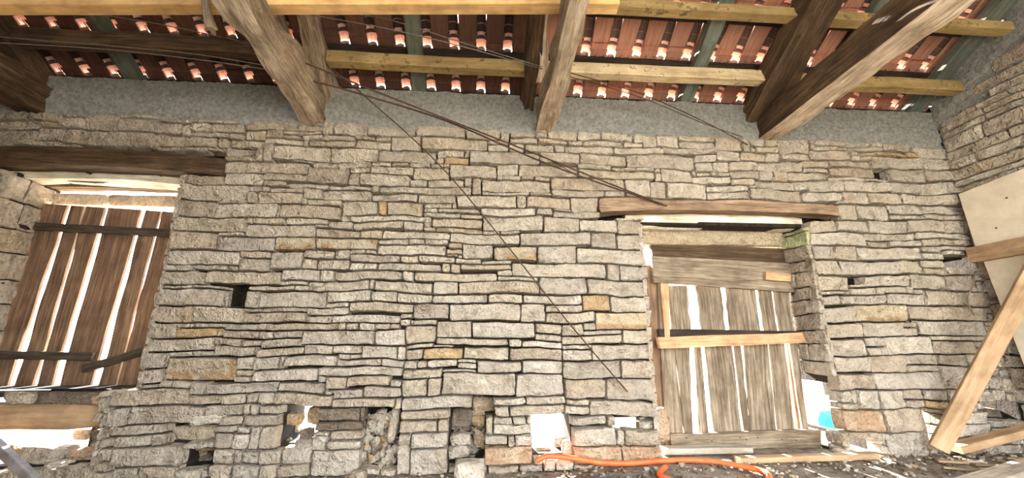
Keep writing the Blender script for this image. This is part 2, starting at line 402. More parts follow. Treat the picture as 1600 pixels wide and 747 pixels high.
# ================================================================== SETTING
# ---- floor
def sm(t): t = max(0, min(1, t)); return t*t*(3-2*t)
def heap(x, y): return .06*sm((x-.5)/1.0)*math.exp(-(max(0, -y-.1)/.55)**2)
mb = MB(); nx, ny = 140, 60; vs = []
for j in range(ny+1):
    for i in range(nx+1):
        x = -5.5+10.6*i/nx; y = -4.2+4.75*j/ny
        vs.append((x, y, .012*noise.noise((x*2.2, y*2.2, 0))+.008*noise.noise((x*9, y*9, 3))-.006+heap(x, y)))
mb.add(vs, [(j*(nx+1)+i, j*(nx+1)+i+1, (j+1)*(nx+1)+i+1, (j+1)*(nx+1)+i) for j in range(ny) for i in range(nx)], None, True)
tag(link('floor', mb.mesh('floor', False), M['dirt']), 'bare dirt floor strewn with debris', None, None, 'structure')
mb = MB(); mb.add([(-60, -60, -.05), (60, -60, -.05), (60, 60, -.05), (-60, 60, -.05)], [(0, 1, 2, 3)])
tag(link('ground', mb.mesh('ground', False), M['gravel']), 'pale sunlit ground outside the barn', None, None, 'structure')

# ---- back wall: packed stones traced from the photograph (cells of 5 mm: x, z, width, height, tint letter, in view)
DATA = '''618,586,31,13,-,1;651,594,69,5,-,1;651,586,31,6,-,1;684,586,40,6,-,1;619,572,67,12,-,1;688,570,8,14,-,1;698,570,87,12,-,1;722,594,19,26,-,1;743,596,63,24,-,1;808,598,91,22,-,1;901,598,95,22,-,1;726,584,57,8,-,1;785,588,37,6,-,1;787,568,64,18,-,1;824,588,27,8,-,1;853,568,58,28,-,1;913,571,128,24,-,1;605,536,12,25,-,1;619,536,17,34,-,1;638,541,103,27,-,1;743,540,88,26,-,1;833,541,109,25,-,1;944,555,51,14,-,1;676,536,35,3,-,1;713,528,44,10,-,1;759,528,60,10,-,1;859,533,32,6,-,1;893,533,40,6,-,1;707,496,71,30,-,1;780,518,39,8,-,1;821,518,78,13,-,1;626,499,79,12,-,1;780,492,19,24,-,1;801,495,92,21,-,1;901,509,67,22,-,1;895,495,33,12,-,1;930,495,69,12,-,1;626,488,44,9,-,1;672,486,72,8,-,1;641,476,59,8,-,1;746,484,78,6,-,1;620,454,80,20,-,1;702,465,33,19,-,1;737,464,87,18,-,1;826,480,14,13,-,1;842,480,171,13,-,1;826,464,84,14,-,1;912,462,71,16,-,1;702,453,6,10,-,1;710,453,62,9,-,1;661,426,111,25,-,1;774,435,64,27,-,1;840,434,14,28,o,1;856,434,65,26,-,1;923,452,52,8,-,1;923,434,69,8,-,1;620,414,54,10,-,1;676,414,76,10,-,1;754,407,43,14,-,1;774,423,15,10,-,1;791,423,147,9,-,1;799,407,88,14,-,1;889,404,35,17,-,1;926,414,12,7,-,1;926,404,20,8,-,1;940,414,94,17,-,1;948,404,86,8,-,1;731,390,80,15,-,1;813,389,36,16,-,1;851,389,122,13,-,1;845,379,54,8,-,1;901,379,28,8,-,1;931,379,41,8,-,1;666,366,67,22,p,1;735,367,108,20,p,1;847,359,121,18,-,1;970,359,20,3,-,1;662,332,53,29,-,1;717,350,53,14,-,1;772,350,24,15,-,1;798,359,26,6,-,1;826,359,19,6,-,1;717,332,23,16,-,1;742,332,56,16,-,1;800,345,86,12,-,1;888,345,32,12,-,1;922,347,63,10,-,1;800,330,47,13,-,1;849,330,112,13,-,1;963,330,14,15,-,1;684,312,66,18,-,1;752,312,22,18,-,1;776,313,116,15,-,1;894,311,18,17,-,1;914,314,148,14,-,1;684,304,46,6,-,1;732,295,104,15,-,1;838,295,5,16,-,1;845,291,102,18,-,1;949,290,43,22,-,1;711,295,19,7,-,1;652,266,111,27,-,1;765,275,74,18,-,1;841,274,43,15,-,1;886,274,61,15,-,1;949,274,97,14,-,1;735,253,68,11,-,1;765,266,38,7,-,1;805,256,111,16,-,1;918,245,59,27,-,1;735,239,43,12,-,1;780,239,114,12,-,1;896,247,20,7,-,1;896,234,17,11,-,1;915,234,41,9,-,1;659,228,11,10,-,1;672,226,117,11,-,1;791,226,11,11,-,1;804,226,20,11,-,1;826,226,25,11,-,1;853,229,24,8,-,1;854,201,51,26,-,1;907,203,49,29,-,1;958,212,60,28,-,1;661,213,24,11,-,1;687,213,43,11,-,1;732,201,120,23,-,1;666,198,64,13,-,1;958,200,125,10,-,1;660,185,77,11,-,1;739,184,45,15,-,1;786,187,44,12,-,1;794,178,36,7,-,1;832,178,60,21,-,1;894,178,12,21,-,1;908,178,27,16,-,1;908,196,44,5,-,1;954,195,33,3,-,1;937,176,67,17,o,1;660,163,38,20,-,1;700,163,6,20,-,1;708,166,84,16,-,1;794,166,72,10,-,1;868,166,36,10,-,1;906,163,21,13,-,1;929,163,14,11,-,1;945,163,51,11,-,1;660,144,105,17,-,1;767,152,136,12,-,1;905,147,65,14,-,1;972,118,125,35,-,1;767,142,11,8,-,1;780,132,33,18,-,1;815,136,68,14,-,1;885,136,19,9,-,1;906,118,40,27,-,1;948,118,22,27,-,1;705,125,73,15,-,1;676,107,25,17,-,1;703,105,88,18,-,1;793,118,48,12,-,1;843,119,61,15,-,1;906,97,117,19,-,1;679,91,32,12,-,1;793,104,101,12,-,1;896,100,8,17,-,1;769,81,70,21,d,1;841,82,5,20,d,1;770,67,74,12,d,1;906,81,81,14,-,1;685,42,24,29,-,1;689,22,34,18,-,1;692,0,27,20,-,1;794,53,50,12,-,1;791,39,53,12,-,1;770,0,75,37,-,1;906,63,61,16,-,1;906,0,19,61,-,1;927,39,58,22,-,1;927,0,58,37,-,1;1048,273,63,15,-,1;1113,273,105,15,-,1;1220,259,52,28,o,1;1274,257,66,30,-,1;979,242,127,29,-,1;1108,240,43,31,-,1;1153,259,65,12,-,1;1153,240,89,17,-,1;1244,227,96,28,q,1;1020,212,112,26,-,1;1134,221,46,17,-,1;1182,219,37,19,-,1;1221,227,21,11,-,1;1221,219,68,6,-,1;1134,208,46,11,-,1;1182,204,107,13,-,1;1291,202,49,23,-,1;1085,198,22,12,-,1;1109,196,71,10,-,1;1182,195,49,7,-,1;1006,176,79,20,-,1;1087,175,92,19,-,1;1181,174,50,19,-,1;1233,174,107,26,-,1;998,170,30,4,-,1;998,160,30,8,-,1;1030,155,77,18,-,1;972,155,56,3,-,1;1109,151,70,22,-,1;1181,143,101,29,-,1;1284,142,56,30,-,1;1099,115,80,34,-,1;1183,109,71,32,-,1;1256,107,84,33,-,1;1060,103,54,10,-,1;1116,101,65,12,-,1;1087,85,92,14,-,1;1061,85,24,16,-,1;1183,99,41,8,-,1;1181,84,43,13,-,1;1226,81,114,24,-,1;1193,68,61,11,-,1;1256,65,13,14,-,1;1047,58,10,26,-,1;1059,74,32,9,-,1;1093,74,21,9,-,1;1059,58,64,14,-,1;1045,44,37,12,-,1;1084,40,10,16,-,1;1096,40,29,16,-,1;1045,12,80,26,r,1;1195,37,74,26,-,1;1195,10,82,25,r,1;1284,35,56,25,-,1;1279,9,61,24,r,1;998,597,69,23,-,1;1069,596,17,24,-,1;1088,603,49,17,-,1;1163,603,60,17,-,1;1225,604,48,16,-,1;1275,604,64,16,-,1;1341,601,17,19,-,1;1043,586,41,8,-,1;1088,590,53,11,-,1;1043,571,41,13,-,1;1086,571,29,17,-,1;1117,572,57,16,-,1;1176,572,20,17,-,1;1198,574,99,15,-,1;1143,591,60,10,-,1;1205,591,30,10,-,1;1237,591,79,11,-,1;1299,577,103,12,-,1;1318,591,40,8,-,1;959,541,46,12,o,1;1007,545,136,24,-,1;1145,550,82,20,-,1;1229,550,94,22,-,1;1325,547,139,28,-,1;970,514,90,25,-,1;1062,521,40,22,-,1;1104,521,117,22,-,1;1062,512,44,7,-,1;1108,512,26,7,-,1;1223,540,66,8,-,1;1291,540,49,5,-,1;1223,521,154,17,-,1;1001,495,12,17,-,1;1015,480,17,32,-,1;1034,488,132,22,-,1;1168,495,147,24,-,1;1168,482,104,11,-,1;1274,480,39,13,-,1;1317,482,49,37,-,1;1034,481,90,5,-,1;985,456,114,22,-,1;1101,456,16,23,-,1;1119,456,84,23,-,1;1205,450,55,30,-,1;950,444,80,6,-,1;1032,441,104,13,-,1;1138,440,30,14,-,1;1170,437,92,11,-,1;994,433,40,6,-,1;1036,411,113,27,-,1;1151,408,68,27,-,1;1221,408,72,24,-,1;1295,406,47,26,-,1;1294,434,51,4,-,1;1036,404,32,5,-,1;1070,404,35,5,-,1;975,385,130,17,-,1;1107,381,133,25,-,1;1242,377,49,29,-,1;1293,377,47,27,-,1;974,374,24,9,-,1;970,364,28,8,-,1;1000,357,55,26,-,1;1057,353,80,26,p,1;1139,349,71,30,-,1;1212,349,128,26,-,1;987,347,46,8,-,1;1035,346,55,5,-,1;979,330,16,15,-,1;997,335,93,9,-,1;1064,323,26,10,-,1;1064,314,76,7,-,1;1092,323,175,24,-,1;1269,320,23,27,-,1;1294,320,46,27,-,1;994,290,146,22,-,1;1142,290,87,31,-,1;1231,289,109,29,-,1;250,590,37,23,-,1;289,589,58,31,-,1;349,588,68,25,-,1;419,587,43,23,-,1;464,587,13,24,-,1;479,595,34,17,-,1;515,595,59,17,-,1;576,601,94,19,-,1;264,558,40,29,-,1;307,558,109,28,-,1;418,561,52,24,-,1;472,561,60,21,-,1;479,584,39,9,-,1;520,584,29,9,-,1;551,581,25,12,-,1;578,581,38,18,-,1;534,562,19,17,-,1;555,563,62,16,-,1;551,544,52,16,-,1;474,552,43,7,-,1;431,552,41,7,-,1;551,537,23,5,-,1;576,536,27,6,-,1;551,513,154,21,-,1;487,489,69,17,-,1;558,489,66,22,-,1;485,460,117,27,-,1;604,476,35,10,-,1;604,454,14,20,-,1;485,426,66,32,-,1;553,426,106,26,-,1;483,397,124,27,-,1;609,390,120,22,-,1;483,364,81,31,-,1;566,363,98,25,-,1;566,390,41,5,-,1;483,338,125,23,-,1;610,351,50,10,-,1;610,329,50,20,-,1;485,327,44,9,-,1;531,329,34,7,-,1;567,329,23,7,-,1;483,301,70,24,-,1;555,306,127,21,-,1;541,295,49,4,-,1;485,265,105,28,-,1;632,296,77,6,-,1;630,265,20,29,-,1;483,239,62,24,-,1;547,239,82,24,-,1;631,258,27,5,-,1;631,240,102,16,-,1;483,215,40,22,-,1;525,231,28,6,-,1;555,231,46,6,-,1;525,215,73,14,o,1;603,228,54,9,-,1;600,214,59,12,-,1;483,193,106,20,-,1;591,202,42,10,-,1;635,202,29,9,-,1;521,184,36,7,-,1;559,184,30,7,-,1;591,186,67,14,-,1;483,165,36,25,-,1;483,141,36,22,-,1;521,146,110,36,p,1;633,165,25,19,-,1;633,154,25,9,-,1;633,144,25,8,-,1;521,134,16,10,-,1;539,134,25,10,-,1;566,125,22,19,-,1;590,126,113,16,-,1;446,107,118,25,-,1;566,109,50,14,-,1;618,109,37,15,-,1;657,108,17,16,-,1;449,80,27,25,-,1;478,80,114,25,-,1;594,91,60,16,-,1;656,91,9,15,-,1;667,91,10,14,-,1;457,65,82,13,-,1;466,47,53,16,-,1;521,47,20,16,-,1;470,18,98,27,-,1;623,76,32,13,-,1;657,73,52,16,-,1;618,65,28,9,-,1;648,64,20,7,-,1;619,42,24,21,-,1;645,42,23,20,-,1;670,41,13,30,-,1;620,20,29,20,-,1;664,21,23,18,-,1;651,21,11,19,-,1;619,0,32,18,-,1;653,0,37,19,-,1;474,0,37,16,-,1;513,0,55,16,-,1;1360,591,29,29,-,1;1391,595,46,25,-,1;1439,610,73,10,-,1;1439,595,73,13,-,1;1514,591,57,29,-,1;1404,581,107,12,-,1;1513,568,52,21,-,1;1466,566,45,13,-,1;1567,571,51,17,-,1;1573,590,16,30,-,1;1620,571,29,17,-,1;1591,605,30,15,-,1;1601,590,50,13,-,1;1653,590,66,30,-,1;1732,601,52,6,-,1;1651,574,68,14,-,1;1721,578,87,21,-,1;1466,543,34,21,-,1;1502,543,33,21,-,1;1537,546,62,20,-,1;1601,549,98,20,-,1;1701,559,52,13,-,1;1379,519,11,16,-,1;1392,519,63,26,-,1;1457,518,78,15,-,1;1494,535,42,6,-,1;1538,530,61,14,-,1;1601,527,28,20,-,1;1631,527,29,20,-,1;1662,530,88,16,-,1;1701,548,52,9,-,1;1537,516,51,12,-,1;1590,508,82,17,-,1;1368,482,29,35,-,1;1399,484,83,32,-,1;1484,501,89,13,-,1;1484,484,89,15,-,1;1575,483,108,23,-,1;1674,508,30,20,-,1;1706,504,75,23,-,1;1685,483,88,19,-,1;1768,609,94,11,-,1;1810,599,77,8,-,1;1831,589,108,8,p,1;1889,602,66,18,-,1;1957,615,89,5,-,1;1941,589,30,11,o,1;1973,590,73,23,-,1;1755,561,98,15,-,1;1855,561,33,26,-,1;1890,563,83,24,-,1;1975,562,71,26,-,1;1755,539,105,20,-,1;1891,534,74,27,-,1;1967,536,79,24,-,1;1752,529,80,8,-,1;1783,506,100,21,-,1;1834,531,52,4,-,1;1885,506,61,23,-,1;1948,506,68,26,-,1;2018,506,28,28,-,1;1775,477,52,25,-,1;1829,481,71,23,-,1;1902,481,39,23,-,1;1943,483,103,21,-,1;1756,443,38,31,-,1;1796,447,69,28,-,1;1867,450,76,8,-,1;1867,460,76,19,-,1;1945,463,99,18,-,1;1945,452,97,9,-,1;1688,418,55,23,-,1;1745,420,69,21,-,1;1816,420,83,25,-,1;1901,421,77,27,-,1;1980,421,66,29,-,1;1684,390,117,26,-,1;1803,404,111,14,-,1;1916,408,105,11,-,1;1803,390,41,12,-,1;1846,391,77,11,-,1;1925,391,35,15,-,1;1962,393,73,13,-,1;1684,361,47,27,-,1;1733,361,46,27,-,1;1781,363,133,25,-,1;1916,378,44,11,-,1;1916,364,47,12,-,1;1962,383,59,8,-,1;1965,373,51,8,w,1;1684,331,53,27,-,1;1739,332,121,27,-,1;1862,334,43,27,-,1;1907,348,52,13,-,1;1907,335,52,11,-,1;1961,335,54,15,-,1;1684,303,63,25,-,1;1779,310,99,20,-,1;1880,306,71,26,-,1;1953,304,61,29,-,1;1684,296,63,5,-,1;1749,294,51,14,-,1;1684,275,35,18,-,1;1721,275,98,17,-,1;1821,275,80,19,-,1;1903,275,85,27,-,1;1990,275,56,27,-,1;1684,242,66,28,-,1;1752,243,106,30,q,1;1860,247,162,26,-,1;1684,215,74,24,-,1;1760,215,75,26,-,1;1837,232,31,9,-,1;1837,215,31,15,-,1;1870,218,142,27,-,1;1684,182,70,29,-,1;1756,198,39,15,-,1;1797,183,92,30,-,1;1756,183,39,13,-,1;1891,208,59,8,-,1;1952,208,47,8,-,1;1891,184,88,22,-,1;1684,153,71,27,-,1;1757,152,70,29,-,1;1829,164,65,17,-,1;1896,164,56,18,-,1;1829,152,64,10,-,1;1684,121,74,27,-,1;1760,121,133,29,-,1;1895,121,43,41,-,1;1716,89,41,30,-,1;1759,89,48,30,-,1;1809,102,35,17,-,1;1846,102,50,17,-,1;1809,89,36,11,-,1;1765,51,70,36,-,1;1757,11,73,38,-,1;1684,54,79,33,r,1;1847,88,40,12,o,1;1913,83,32,15,-,1;1947,87,12,11,-,1;1897,61,62,20,-,1;1894,38,73,21,-,1;1934,100,51,19,-,1;131,605,54,15,-,1;131,585,82,18,-,1;138,551,75,32,-,1;215,563,47,25,-,1;0,0,69,22,-,0;71,0,65,16,-,0;138,0,28,9,-,0;168,0,37,10,-,0;207,0,50,16,-,0;259,0,37,16,-,0;298,0,24,16,-,1;324,0,80,16,-,1;406,0,20,18,-,1;428,0,19,18,-,1;449,0,23,10,-,1;570,0,37,12,-,1;609,0,8,12,-,1;721,0,47,17,-,1;847,0,31,8,-,1;880,0,24,8,-,1;987,0,63,9,-,1;1052,0,50,10,-,1;1104,0,36,10,-,1;1142,0,20,19,-,1;1164,0,29,19,-,1;1195,0,82,8,-,1;1279,0,39,7,-,1;1320,0,20,7,-,1;1686,0,59,15,-,1;1747,0,8,16,-,1;1757,0,27,9,-,1;1786,0,29,9,-,1;1817,0,31,9,-,1;1850,0,20,15,-,1;1872,0,67,24,-,1;1941,0,79,23,-,1;2022,0,18,10,-,0;138,11,10,16,-,0;150,11,16,5,-,0;1832,11,16,21,-,1;168,12,37,4,-,0;449,12,19,12,-,1;1127,12,13,7,-,1;2022,12,18,17,-,1;1850,17,20,10,-,1;71,18,55,21,-,0;128,18,8,15,-,0;1742,18,13,14,-,1;725,19,43,24,-,1;442,20,5,11,-,1;0,24,50,23,-,0;52,24,17,10,-,0;1941,25,71,11,-,1;2014,25,6,24,-,1;449,26,19,19,-,1;1872,26,20,13,-,1;1894,26,45,10,-,1;138,29,10,24,-,0;1865,29,5,14,-,1;2022,31,18,14,-,1;442,33,5,24,-,1;1742,34,13,18,-,1;128,35,8,21,-,0;52,36,17,14,-,0;1271,37,11,21,-,1;1969,38,43,13,-,1;770,39,19,20,-,1;71,41,32,18,-,0;105,41,21,22,-,0;570,41,24,9,-,1;596,41,21,9,-,1;1872,41,20,20,-,1;1686,44,36,8,-,1;1724,44,16,8,-,1;1865,45,5,14,-,1;449,47,15,13,-,1;2022,47,18,17,-,1;0,49,50,20,-,0;2014,51,6,13,-,1;52,52,16,23,-,0;1969,53,43,11,-,1;138,55,10,16,-,0;128,58,8,12,-,0;442,59,5,19,-,1;70,61,33,16,-,0;770,61,22,4,-,1;1865,61,5,17,-,1;449,62,6,16,-,1;969,63,16,16,-,1;1872,63,23,13,-,1;105,65,21,21,-,0;0,71,50,14,-,0;128,72,8,22,-,0;138,73,10,22,-,0;1116,74,7,9,-,1;52,77,16,22,-,0;1872,78,23,8,-,1;70,79,33,20,-,0;442,80,5,16,-,1;594,80,27,9,-,1;1865,80,5,6,-,1;1897,83,14,17,-,1;430,86,10,13,-,1;0,87,50,20,-,0;105,88,21,22,-,0;1889,88,6,12,-,1;1686,89,28,9,-,1;128,96,8,15,-,0;138,97,10,11,-,0;442,98,5,7,-,1;1686,100,18,19,-,1;1706,100,8,19,-,1;1913,100,19,19,-,1;1987,100,23,20,-,1;2012,100,28,14,-,1;52,101,51,9,-,0;430,101,10,20,-,1;1898,102,13,17,-,1;0,109,26,17,-,0;28,109,22,18,-,0;138,110,10,15,-,0;52,112,38,17,-,0;92,112,34,17,-,0;128,113,8,18,-,0;2012,116,28,23,-,1;1940,121,43,17,-,1;1985,122,24,20,-,1;430,123,14,7,-,1;780,125,11,5,-,1;138,127,10,24,-,0;0,128,26,20,-,0;28,129,22,19,-,0;52,131,74,12,-,0;128,133,8,20,-,0;150,133,28,23,-,0;485,134,34,5,-,1;1940,140,43,22,-,1;2011,141,28,13,-,1;1985,144,24,12,-,1;52,145,56,22,-,0;110,145,16,14,-,0;0,150,50,10,-,0;138,153,10,11,-,0;128,155,8,23,-,0;2011,156,29,21,-,1;150,158,28,17,-,0;1985,158,24,9,-,1;110,161,16,21,-,0;0,162,50,16,-,0;1954,164,21,18,-,1;1977,164,6,18,-,1;138,166,10,21,-,0;52,169,56,21,-,0;1985,169,24,12,-,1;150,177,28,14,-,0;2011,179,29,12,-,1;0,180,16,21,-,0;18,180,32,21,-,0;128,180,8,23,-,0;1985,183,24,10,-,1;110,184,16,15,-,0;138,189,10,19,-,0;52,192,28,15,-,0;82,192,26,12,-,0;150,193,28,15,-,0;2011,193,29,22,-,1;1981,195,28,11,-,1;110,201,16,10,-,0;0,203,50,9,-,0;128,205,8,12,-,0;82,206,26,15,-,0;2001,208,8,8,-,1;52,209,28,23,-,0;138,210,40,19,-,0;110,213,16,20,-,0;0,214,29,23,-,0;31,214,19,16,-,0;2014,217,26,9,-,1;128,219,8,24,-,0;82,223,26,9,-,0;2014,228,26,9,-,1;879,229,15,8,-,1;138,231,40,13,-,0;31,232,19,20,-,0;52,234,43,24,-,0;97,234,11,16,-,0;110,235,16,10,-,0;0,239,29,14,-,0;2014,239,26,6,-,1;128,245,8,19,-,0;138,246,40,15,-,0;110,247,16,18,-,0;2024,247,16,13,-,1;97,252,11,20,-,0;31,254,17,11,-,0;0,255,29,12,-,0;660,258,73,6,-,1;50,260,45,23,-,0;2024,262,16,11,-,1;138,263,29,19,-,0;169,263,9,13,-,0;128,266,8,23,-,0;31,267,17,20,-,0;110,267,16,23,-,0;0,269,29,11,-,0;97,274,11,23,-,0;169,278,9,16,-,0;0,282,29,11,-,0;138,284,29,11,-,0;50,285,23,15,-,0;75,285,20,14,-,0;31,289,17,14,-,0;128,291,8,18,-,0;110,292,16,20,-,0;1802,294,17,14,-,1;0,295,29,9,-,0;485,295,54,4,-,1;169,296,9,15,-,0;1821,296,40,12,-,1;1863,296,15,12,-,1;1880,296,21,8,-,1;138,297,29,9,-,0;97,299,11,20,-,0;75,301,20,20,-,0;50,302,23,16,-,0;2016,304,24,18,-,1;31,305,17,14,-,0;0,306,29,23,-,0;138,308,29,9,-,0;1749,310,28,4,-,1;128,311,8,16,-,0;169,313,9,13,-,0;110,314,16,14,-,0;138,319,29,21,-,0;50,320,23,21,-,0;31,321,17,24,-,0;97,321,11,14,-,0;75,323,20,14,-,0;2016,324,24,9,-,1;169,328,9,14,-,0;128,329,8,12,-,0;592,329,16,7,-,1;110,330,16,15,-,0;0,331,25,16,-,0;2017,335,23,13,-,1;97,337,11,16,-,0;75,339,20,11,-,0;138,342,29,23,-,0;50,343,23,11,-,0;128,343,8,9,-,0;169,344,9,17,-,0;27,347,21,18,-,0;110,347,16,23,-,0;0,349,25,24,-,0;75,352,18,20,-,0;128,354,8,13,-,0;95,355,13,13,-,0;50,356,23,12,-,0;992,357,6,5,-,1;169,363,9,24,-,0;27,367,21,15,-,0;138,367,29,14,-,0;128,369,8,20,-,0;50,370,23,24,-,0;95,370,13,9,-,0;110,372,16,19,-,0;2018,373,22,8,-,1;75,374,18,21,-,0;0,375,25,9,-,0;95,381,13,18,-,0;138,383,29,16,-,0;2023,383,17,8,-,1;27,384,21,24,-,0;0,386,25,23,-,0;169,389,9,10,-,0;128,391,8,12,-,0;110,393,16,13,-,0;50,396,23,22,-,0;75,397,18,19,-,0;95,401,13,20,-,0;138,401,24,19,-,0;164,401,14,23,-,0;128,405,8,23,-,0;731,407,21,5,-,1;110,408,16,17,-,0;2023,408,17,11,-,1;27,410,21,20,-,0;0,411,25,10,-,0;609,414,9,10,-,1;75,418,18,9,-,0;50,420,23,11,-,0;138,422,24,22,-,0;0,423,25,22,-,0;95,423,13,23,-,0;164,426,14,16,-,0;110,427,16,22,-,0;75,429,18,11,-,0;128,430,8,10,-,0;27,432,21,13,-,0;50,433,23,12,-,0;75,442,18,9,-,0;128,442,8,22,-,0;164,444,14,16,-,0;923,444,25,6,-,1;138,446,24,18,-,0;0,447,73,17,-,0;95,448,13,11,-,0;1170,450,33,4,-,1;110,451,16,15,-,0;977,452,6,8,-,1;75,453,18,10,-,0;553,454,36,4,-,1;591,454,11,4,-,1;95,461,13,20,-,0;164,462,14,11,-,1;75,465,18,24,-,0;0,466,34,16,-,0;36,466,37,14,-,0;128,466,29,19,-,0;110,468,16,22,-,0;159,475,19,21,-,1;1756,476,17,5,-,1;1126,481,40,5,-,1;36,482,37,16,-,0;95,483,13,14,-,0;0,484,34,15,-,0;128,487,23,20,-,0;75,491,18,16,-,0;110,492,16,15,-,0;153,498,25,9,-,1;95,499,13,8,-,0;36,500,37,7,-,0;0,501,34,6,-,0;1575,508,13,6,-,1;1136,512,30,7,-,1;821,533,36,5,-,1;935,533,33,6,-,1;1457,535,7,10,-,1;1466,535,26,6,-,1;1379,537,11,8,-,1;1342,540,35,5,-,1;944,541,13,12,-,1;0,551,60,21,-,0;62,551,74,23,-,0;215,551,18,10,-,1;235,551,25,10,-,1;262,551,31,5,-,1;423,554,6,5,-,1;519,554,30,5,-,1;997,555,8,14,-,1;0,574,21,9,-,0;23,574,37,11,-,0;62,576,67,20,-,0;131,576,5,7,-,0;1810,578,19,10,-,1;1831,578,22,9,-,1;0,585,21,13,-,0;23,587,37,24,-,0;215,590,33,12,-,1;1591,590,8,13,-,1;1810,590,19,7,-,1;62,598,30,22,-,0;94,598,35,22,-,0;0,600,21,20,-,0;672,601,48,11,-,1;1721,601,9,10,-,1;1786,601,22,6,-,1;1957,602,14,11,-,1;1139,603,22,10,-,1;215,604,30,16,-,1;187,605,26,15,-,1;1623,605,28,15,-,1;1732,609,34,11,-,1;1864,609,23,11,-,1;419,612,43,8,-,1;23,613,37,7,-,0;464,613,13,7,-,1;1721,613,9,7,-,1;479,614,54,6,-,1;535,614,39,6,-,1;672,614,22,6,-,1;696,614,24,6,-,1;247,615,25,5,-,1;274,615,13,5,-,1;349,615,68,5,-,1;1139,615,22,5,-,1'''
OPEN = [(-4.3, 0.66, -2.785, 2.53, 't'), (1.51, -0.02, 3.22, 2.17, 't'), (-4.45, 0.09, -3.3, 0.56, 't'), (-3.3, 0.1, -3.0, 0.42, 'r'), (-4.45, 0.4, -3.06, 0.655, 't'), (-1.646, 0.224, -1.361, 0.516, 't'), (-0.971, 0.049, -0.679, 0.489, 'r'), (-0.081, 0.429, 0.102, 0.58, 'r'), (-0.265, 0.054, 0.025, 0.481, 'r'), (0.425, 0.107, 0.767, 0.422, 't'), (1.146, 0.302, 1.522, 0.383, 't'), (-2.493, 0.261, -2.116, 0.391, 'r'), (-2.35, 0.069, -2.111, 0.196, 'r'), (3.176, 0.083, 3.499, 0.211, 't'), (3.975, 0.169, 4.117, 0.434, 't'), (-2.252, 1.331, -2.051, 1.529, 'r'), (4.616, 1.751, 5.024, 1.857, 'r'), (3.562, 1.579, 3.695, 1.642, 'r'), (4.099, 2.675, 4.252, 2.792, 'r'), (4.594, 0.328, 4.992, 0.491, 'r'), (-5.2, 2.546, -3.728, 2.746, 'x'), (-3.726, 2.535, -3.097, 2.789, 'x'), (-3.089, 2.529, -2.444, 2.76, 'x'), (1.108, 2.192, 2.163, 2.398, 'x'), (2.161, 2.205, 3.569, 2.409, 'x')]
OPEN.append((-4.3, 2.5, -2.785, 2.56, 'x'))
OPEN.append((3.28, .02, 3.62, .50, 't'))
OPEN.append((3.97, .02, 4.13, .60, 't'))
OPEN.append((1.15, .13, 1.522, .383, 't'))
OPEN.append((3.2, .24, 3.5, .66, 't'))                # broken-out corner behind the facing stones right of the door
X0W, GR, ZT, TH, FR, RE = -5.2, .005, 3.10, .50, .11, .30
recs = []
for k, t in enumerate(DATA.split(';')):
    a, b, c, d, code, vis = t.split(','); a, b, c, d = int(a), int(b), int(c), int(d)
    recs.append((X0W+a*GR, b*GR, X0W+(a+c)*GR, (b+d)*GR, code, int(vis), k))
# core with real openings and recesses
xs = sorted({-5.45, 4.95} | {min(max(v, -5.45), 4.95) for o in OPEN for v in (o[0], o[2])})
zs = sorted({-.05, ZT} | {min(max(v, -.05), ZT) for o in OPEN for v in (o[1], o[3])})
def front(i, j):
    if i < 0 or j < 0 or i >= len(xs)-1 or j >= len(zs)-1: return None
    x, z = (xs[i]+xs[i+1])/2, (zs[j]+zs[j+1])/2; f = FR
    for o in OPEN:
        if o[0] < x < o[2] and o[1] < z < o[3]:
            if o[4] == 't': return None
            f = RE if o[4] == 'r' else .24
    return f
mb = MB()
for i in range(len(xs)-1):
    for j in range(len(zs)-1):
        f = front(i, j)
        if f is None: continue
        x0, x1, z0, z1 = xs[i], xs[i+1], zs[j], zs[j+1]
        mb.add([(x0, f, z0), (x1, f, z0), (x1, f, z1), (x0, f, z1)], [(0, 1, 2, 3)])
        mb.add([(x0, TH, z0), (x1, TH, z0), (x1, TH, z1), (x0, TH, z1)], [(3, 2, 1, 0)])
        for (a, b, e0, e1) in ((-1, 0, (x0, z0), (x0, z1)), (1, 0, (x1, z1), (x1, z0)), (0, -1, (x1, z0), (x0, z0)), (0, 1, (x0, z1), (x1, z1))):
            g = front(i+a, j+b); g = TH if g is None else g
            if g > f: mb.add([(e0[0], f, e0[1]), (e1[0], f, e1[1]), (e1[0], g, e1[1]), (e0[0], g, e0[1])], [(3, 2, 1, 0)])
wall_back = tag(link('wall_back', mb.mesh('wall_back', False), M['core']), 'dry stone back wall of pale rough limestone courses', None, None, 'structure')
backmap = lambda u, v, o: (u, -o, v)
# jamb stones (on the side faces of the window and door openings)
def jamb(x, side, z0, z1, y0, y1, seed, heights):
    r = random.Random(seed); z = z0; out = []
    mp = (lambda u, v, o: (x+side*o, u, v)) if side < 0 else (lambda u, v, o: (x+side*o, -u, v))
    k = 0
    while z < z1-.03:
        h = min(heights[k % len(heights)], z1-z); k += 1
        cuts = [y0, y1] if r.random() < .55 else [y0, y0+(y1-y0)*r.uniform(.4, .65), y1]
        for a, b in zip(cuts, cuts[1:]):
            u0, u1 = (a, b) if side < 0 else (-b, -a)
            out.append((u0+.004, z+.004, u1-.004, z+h-.004, mp, seed*100+len(out)))
        z += h
    return out
JST = []
JST += [('g' if t[1] > 1.86 else '-', t) for t in jamb(3.195, -1, .72, 2.16, .012, .40, 11, (.13, .16, .12, .15, .14))]
JST += [('-', t) for t in jamb(3.195, -1, .02, .25, .012, .22, 12, (.12, .11))]
JST += [('-', t) for t in jamb(1.535, 1, .02, 2.16, .012, .46, 13, (.15, .13, .17, .12))]
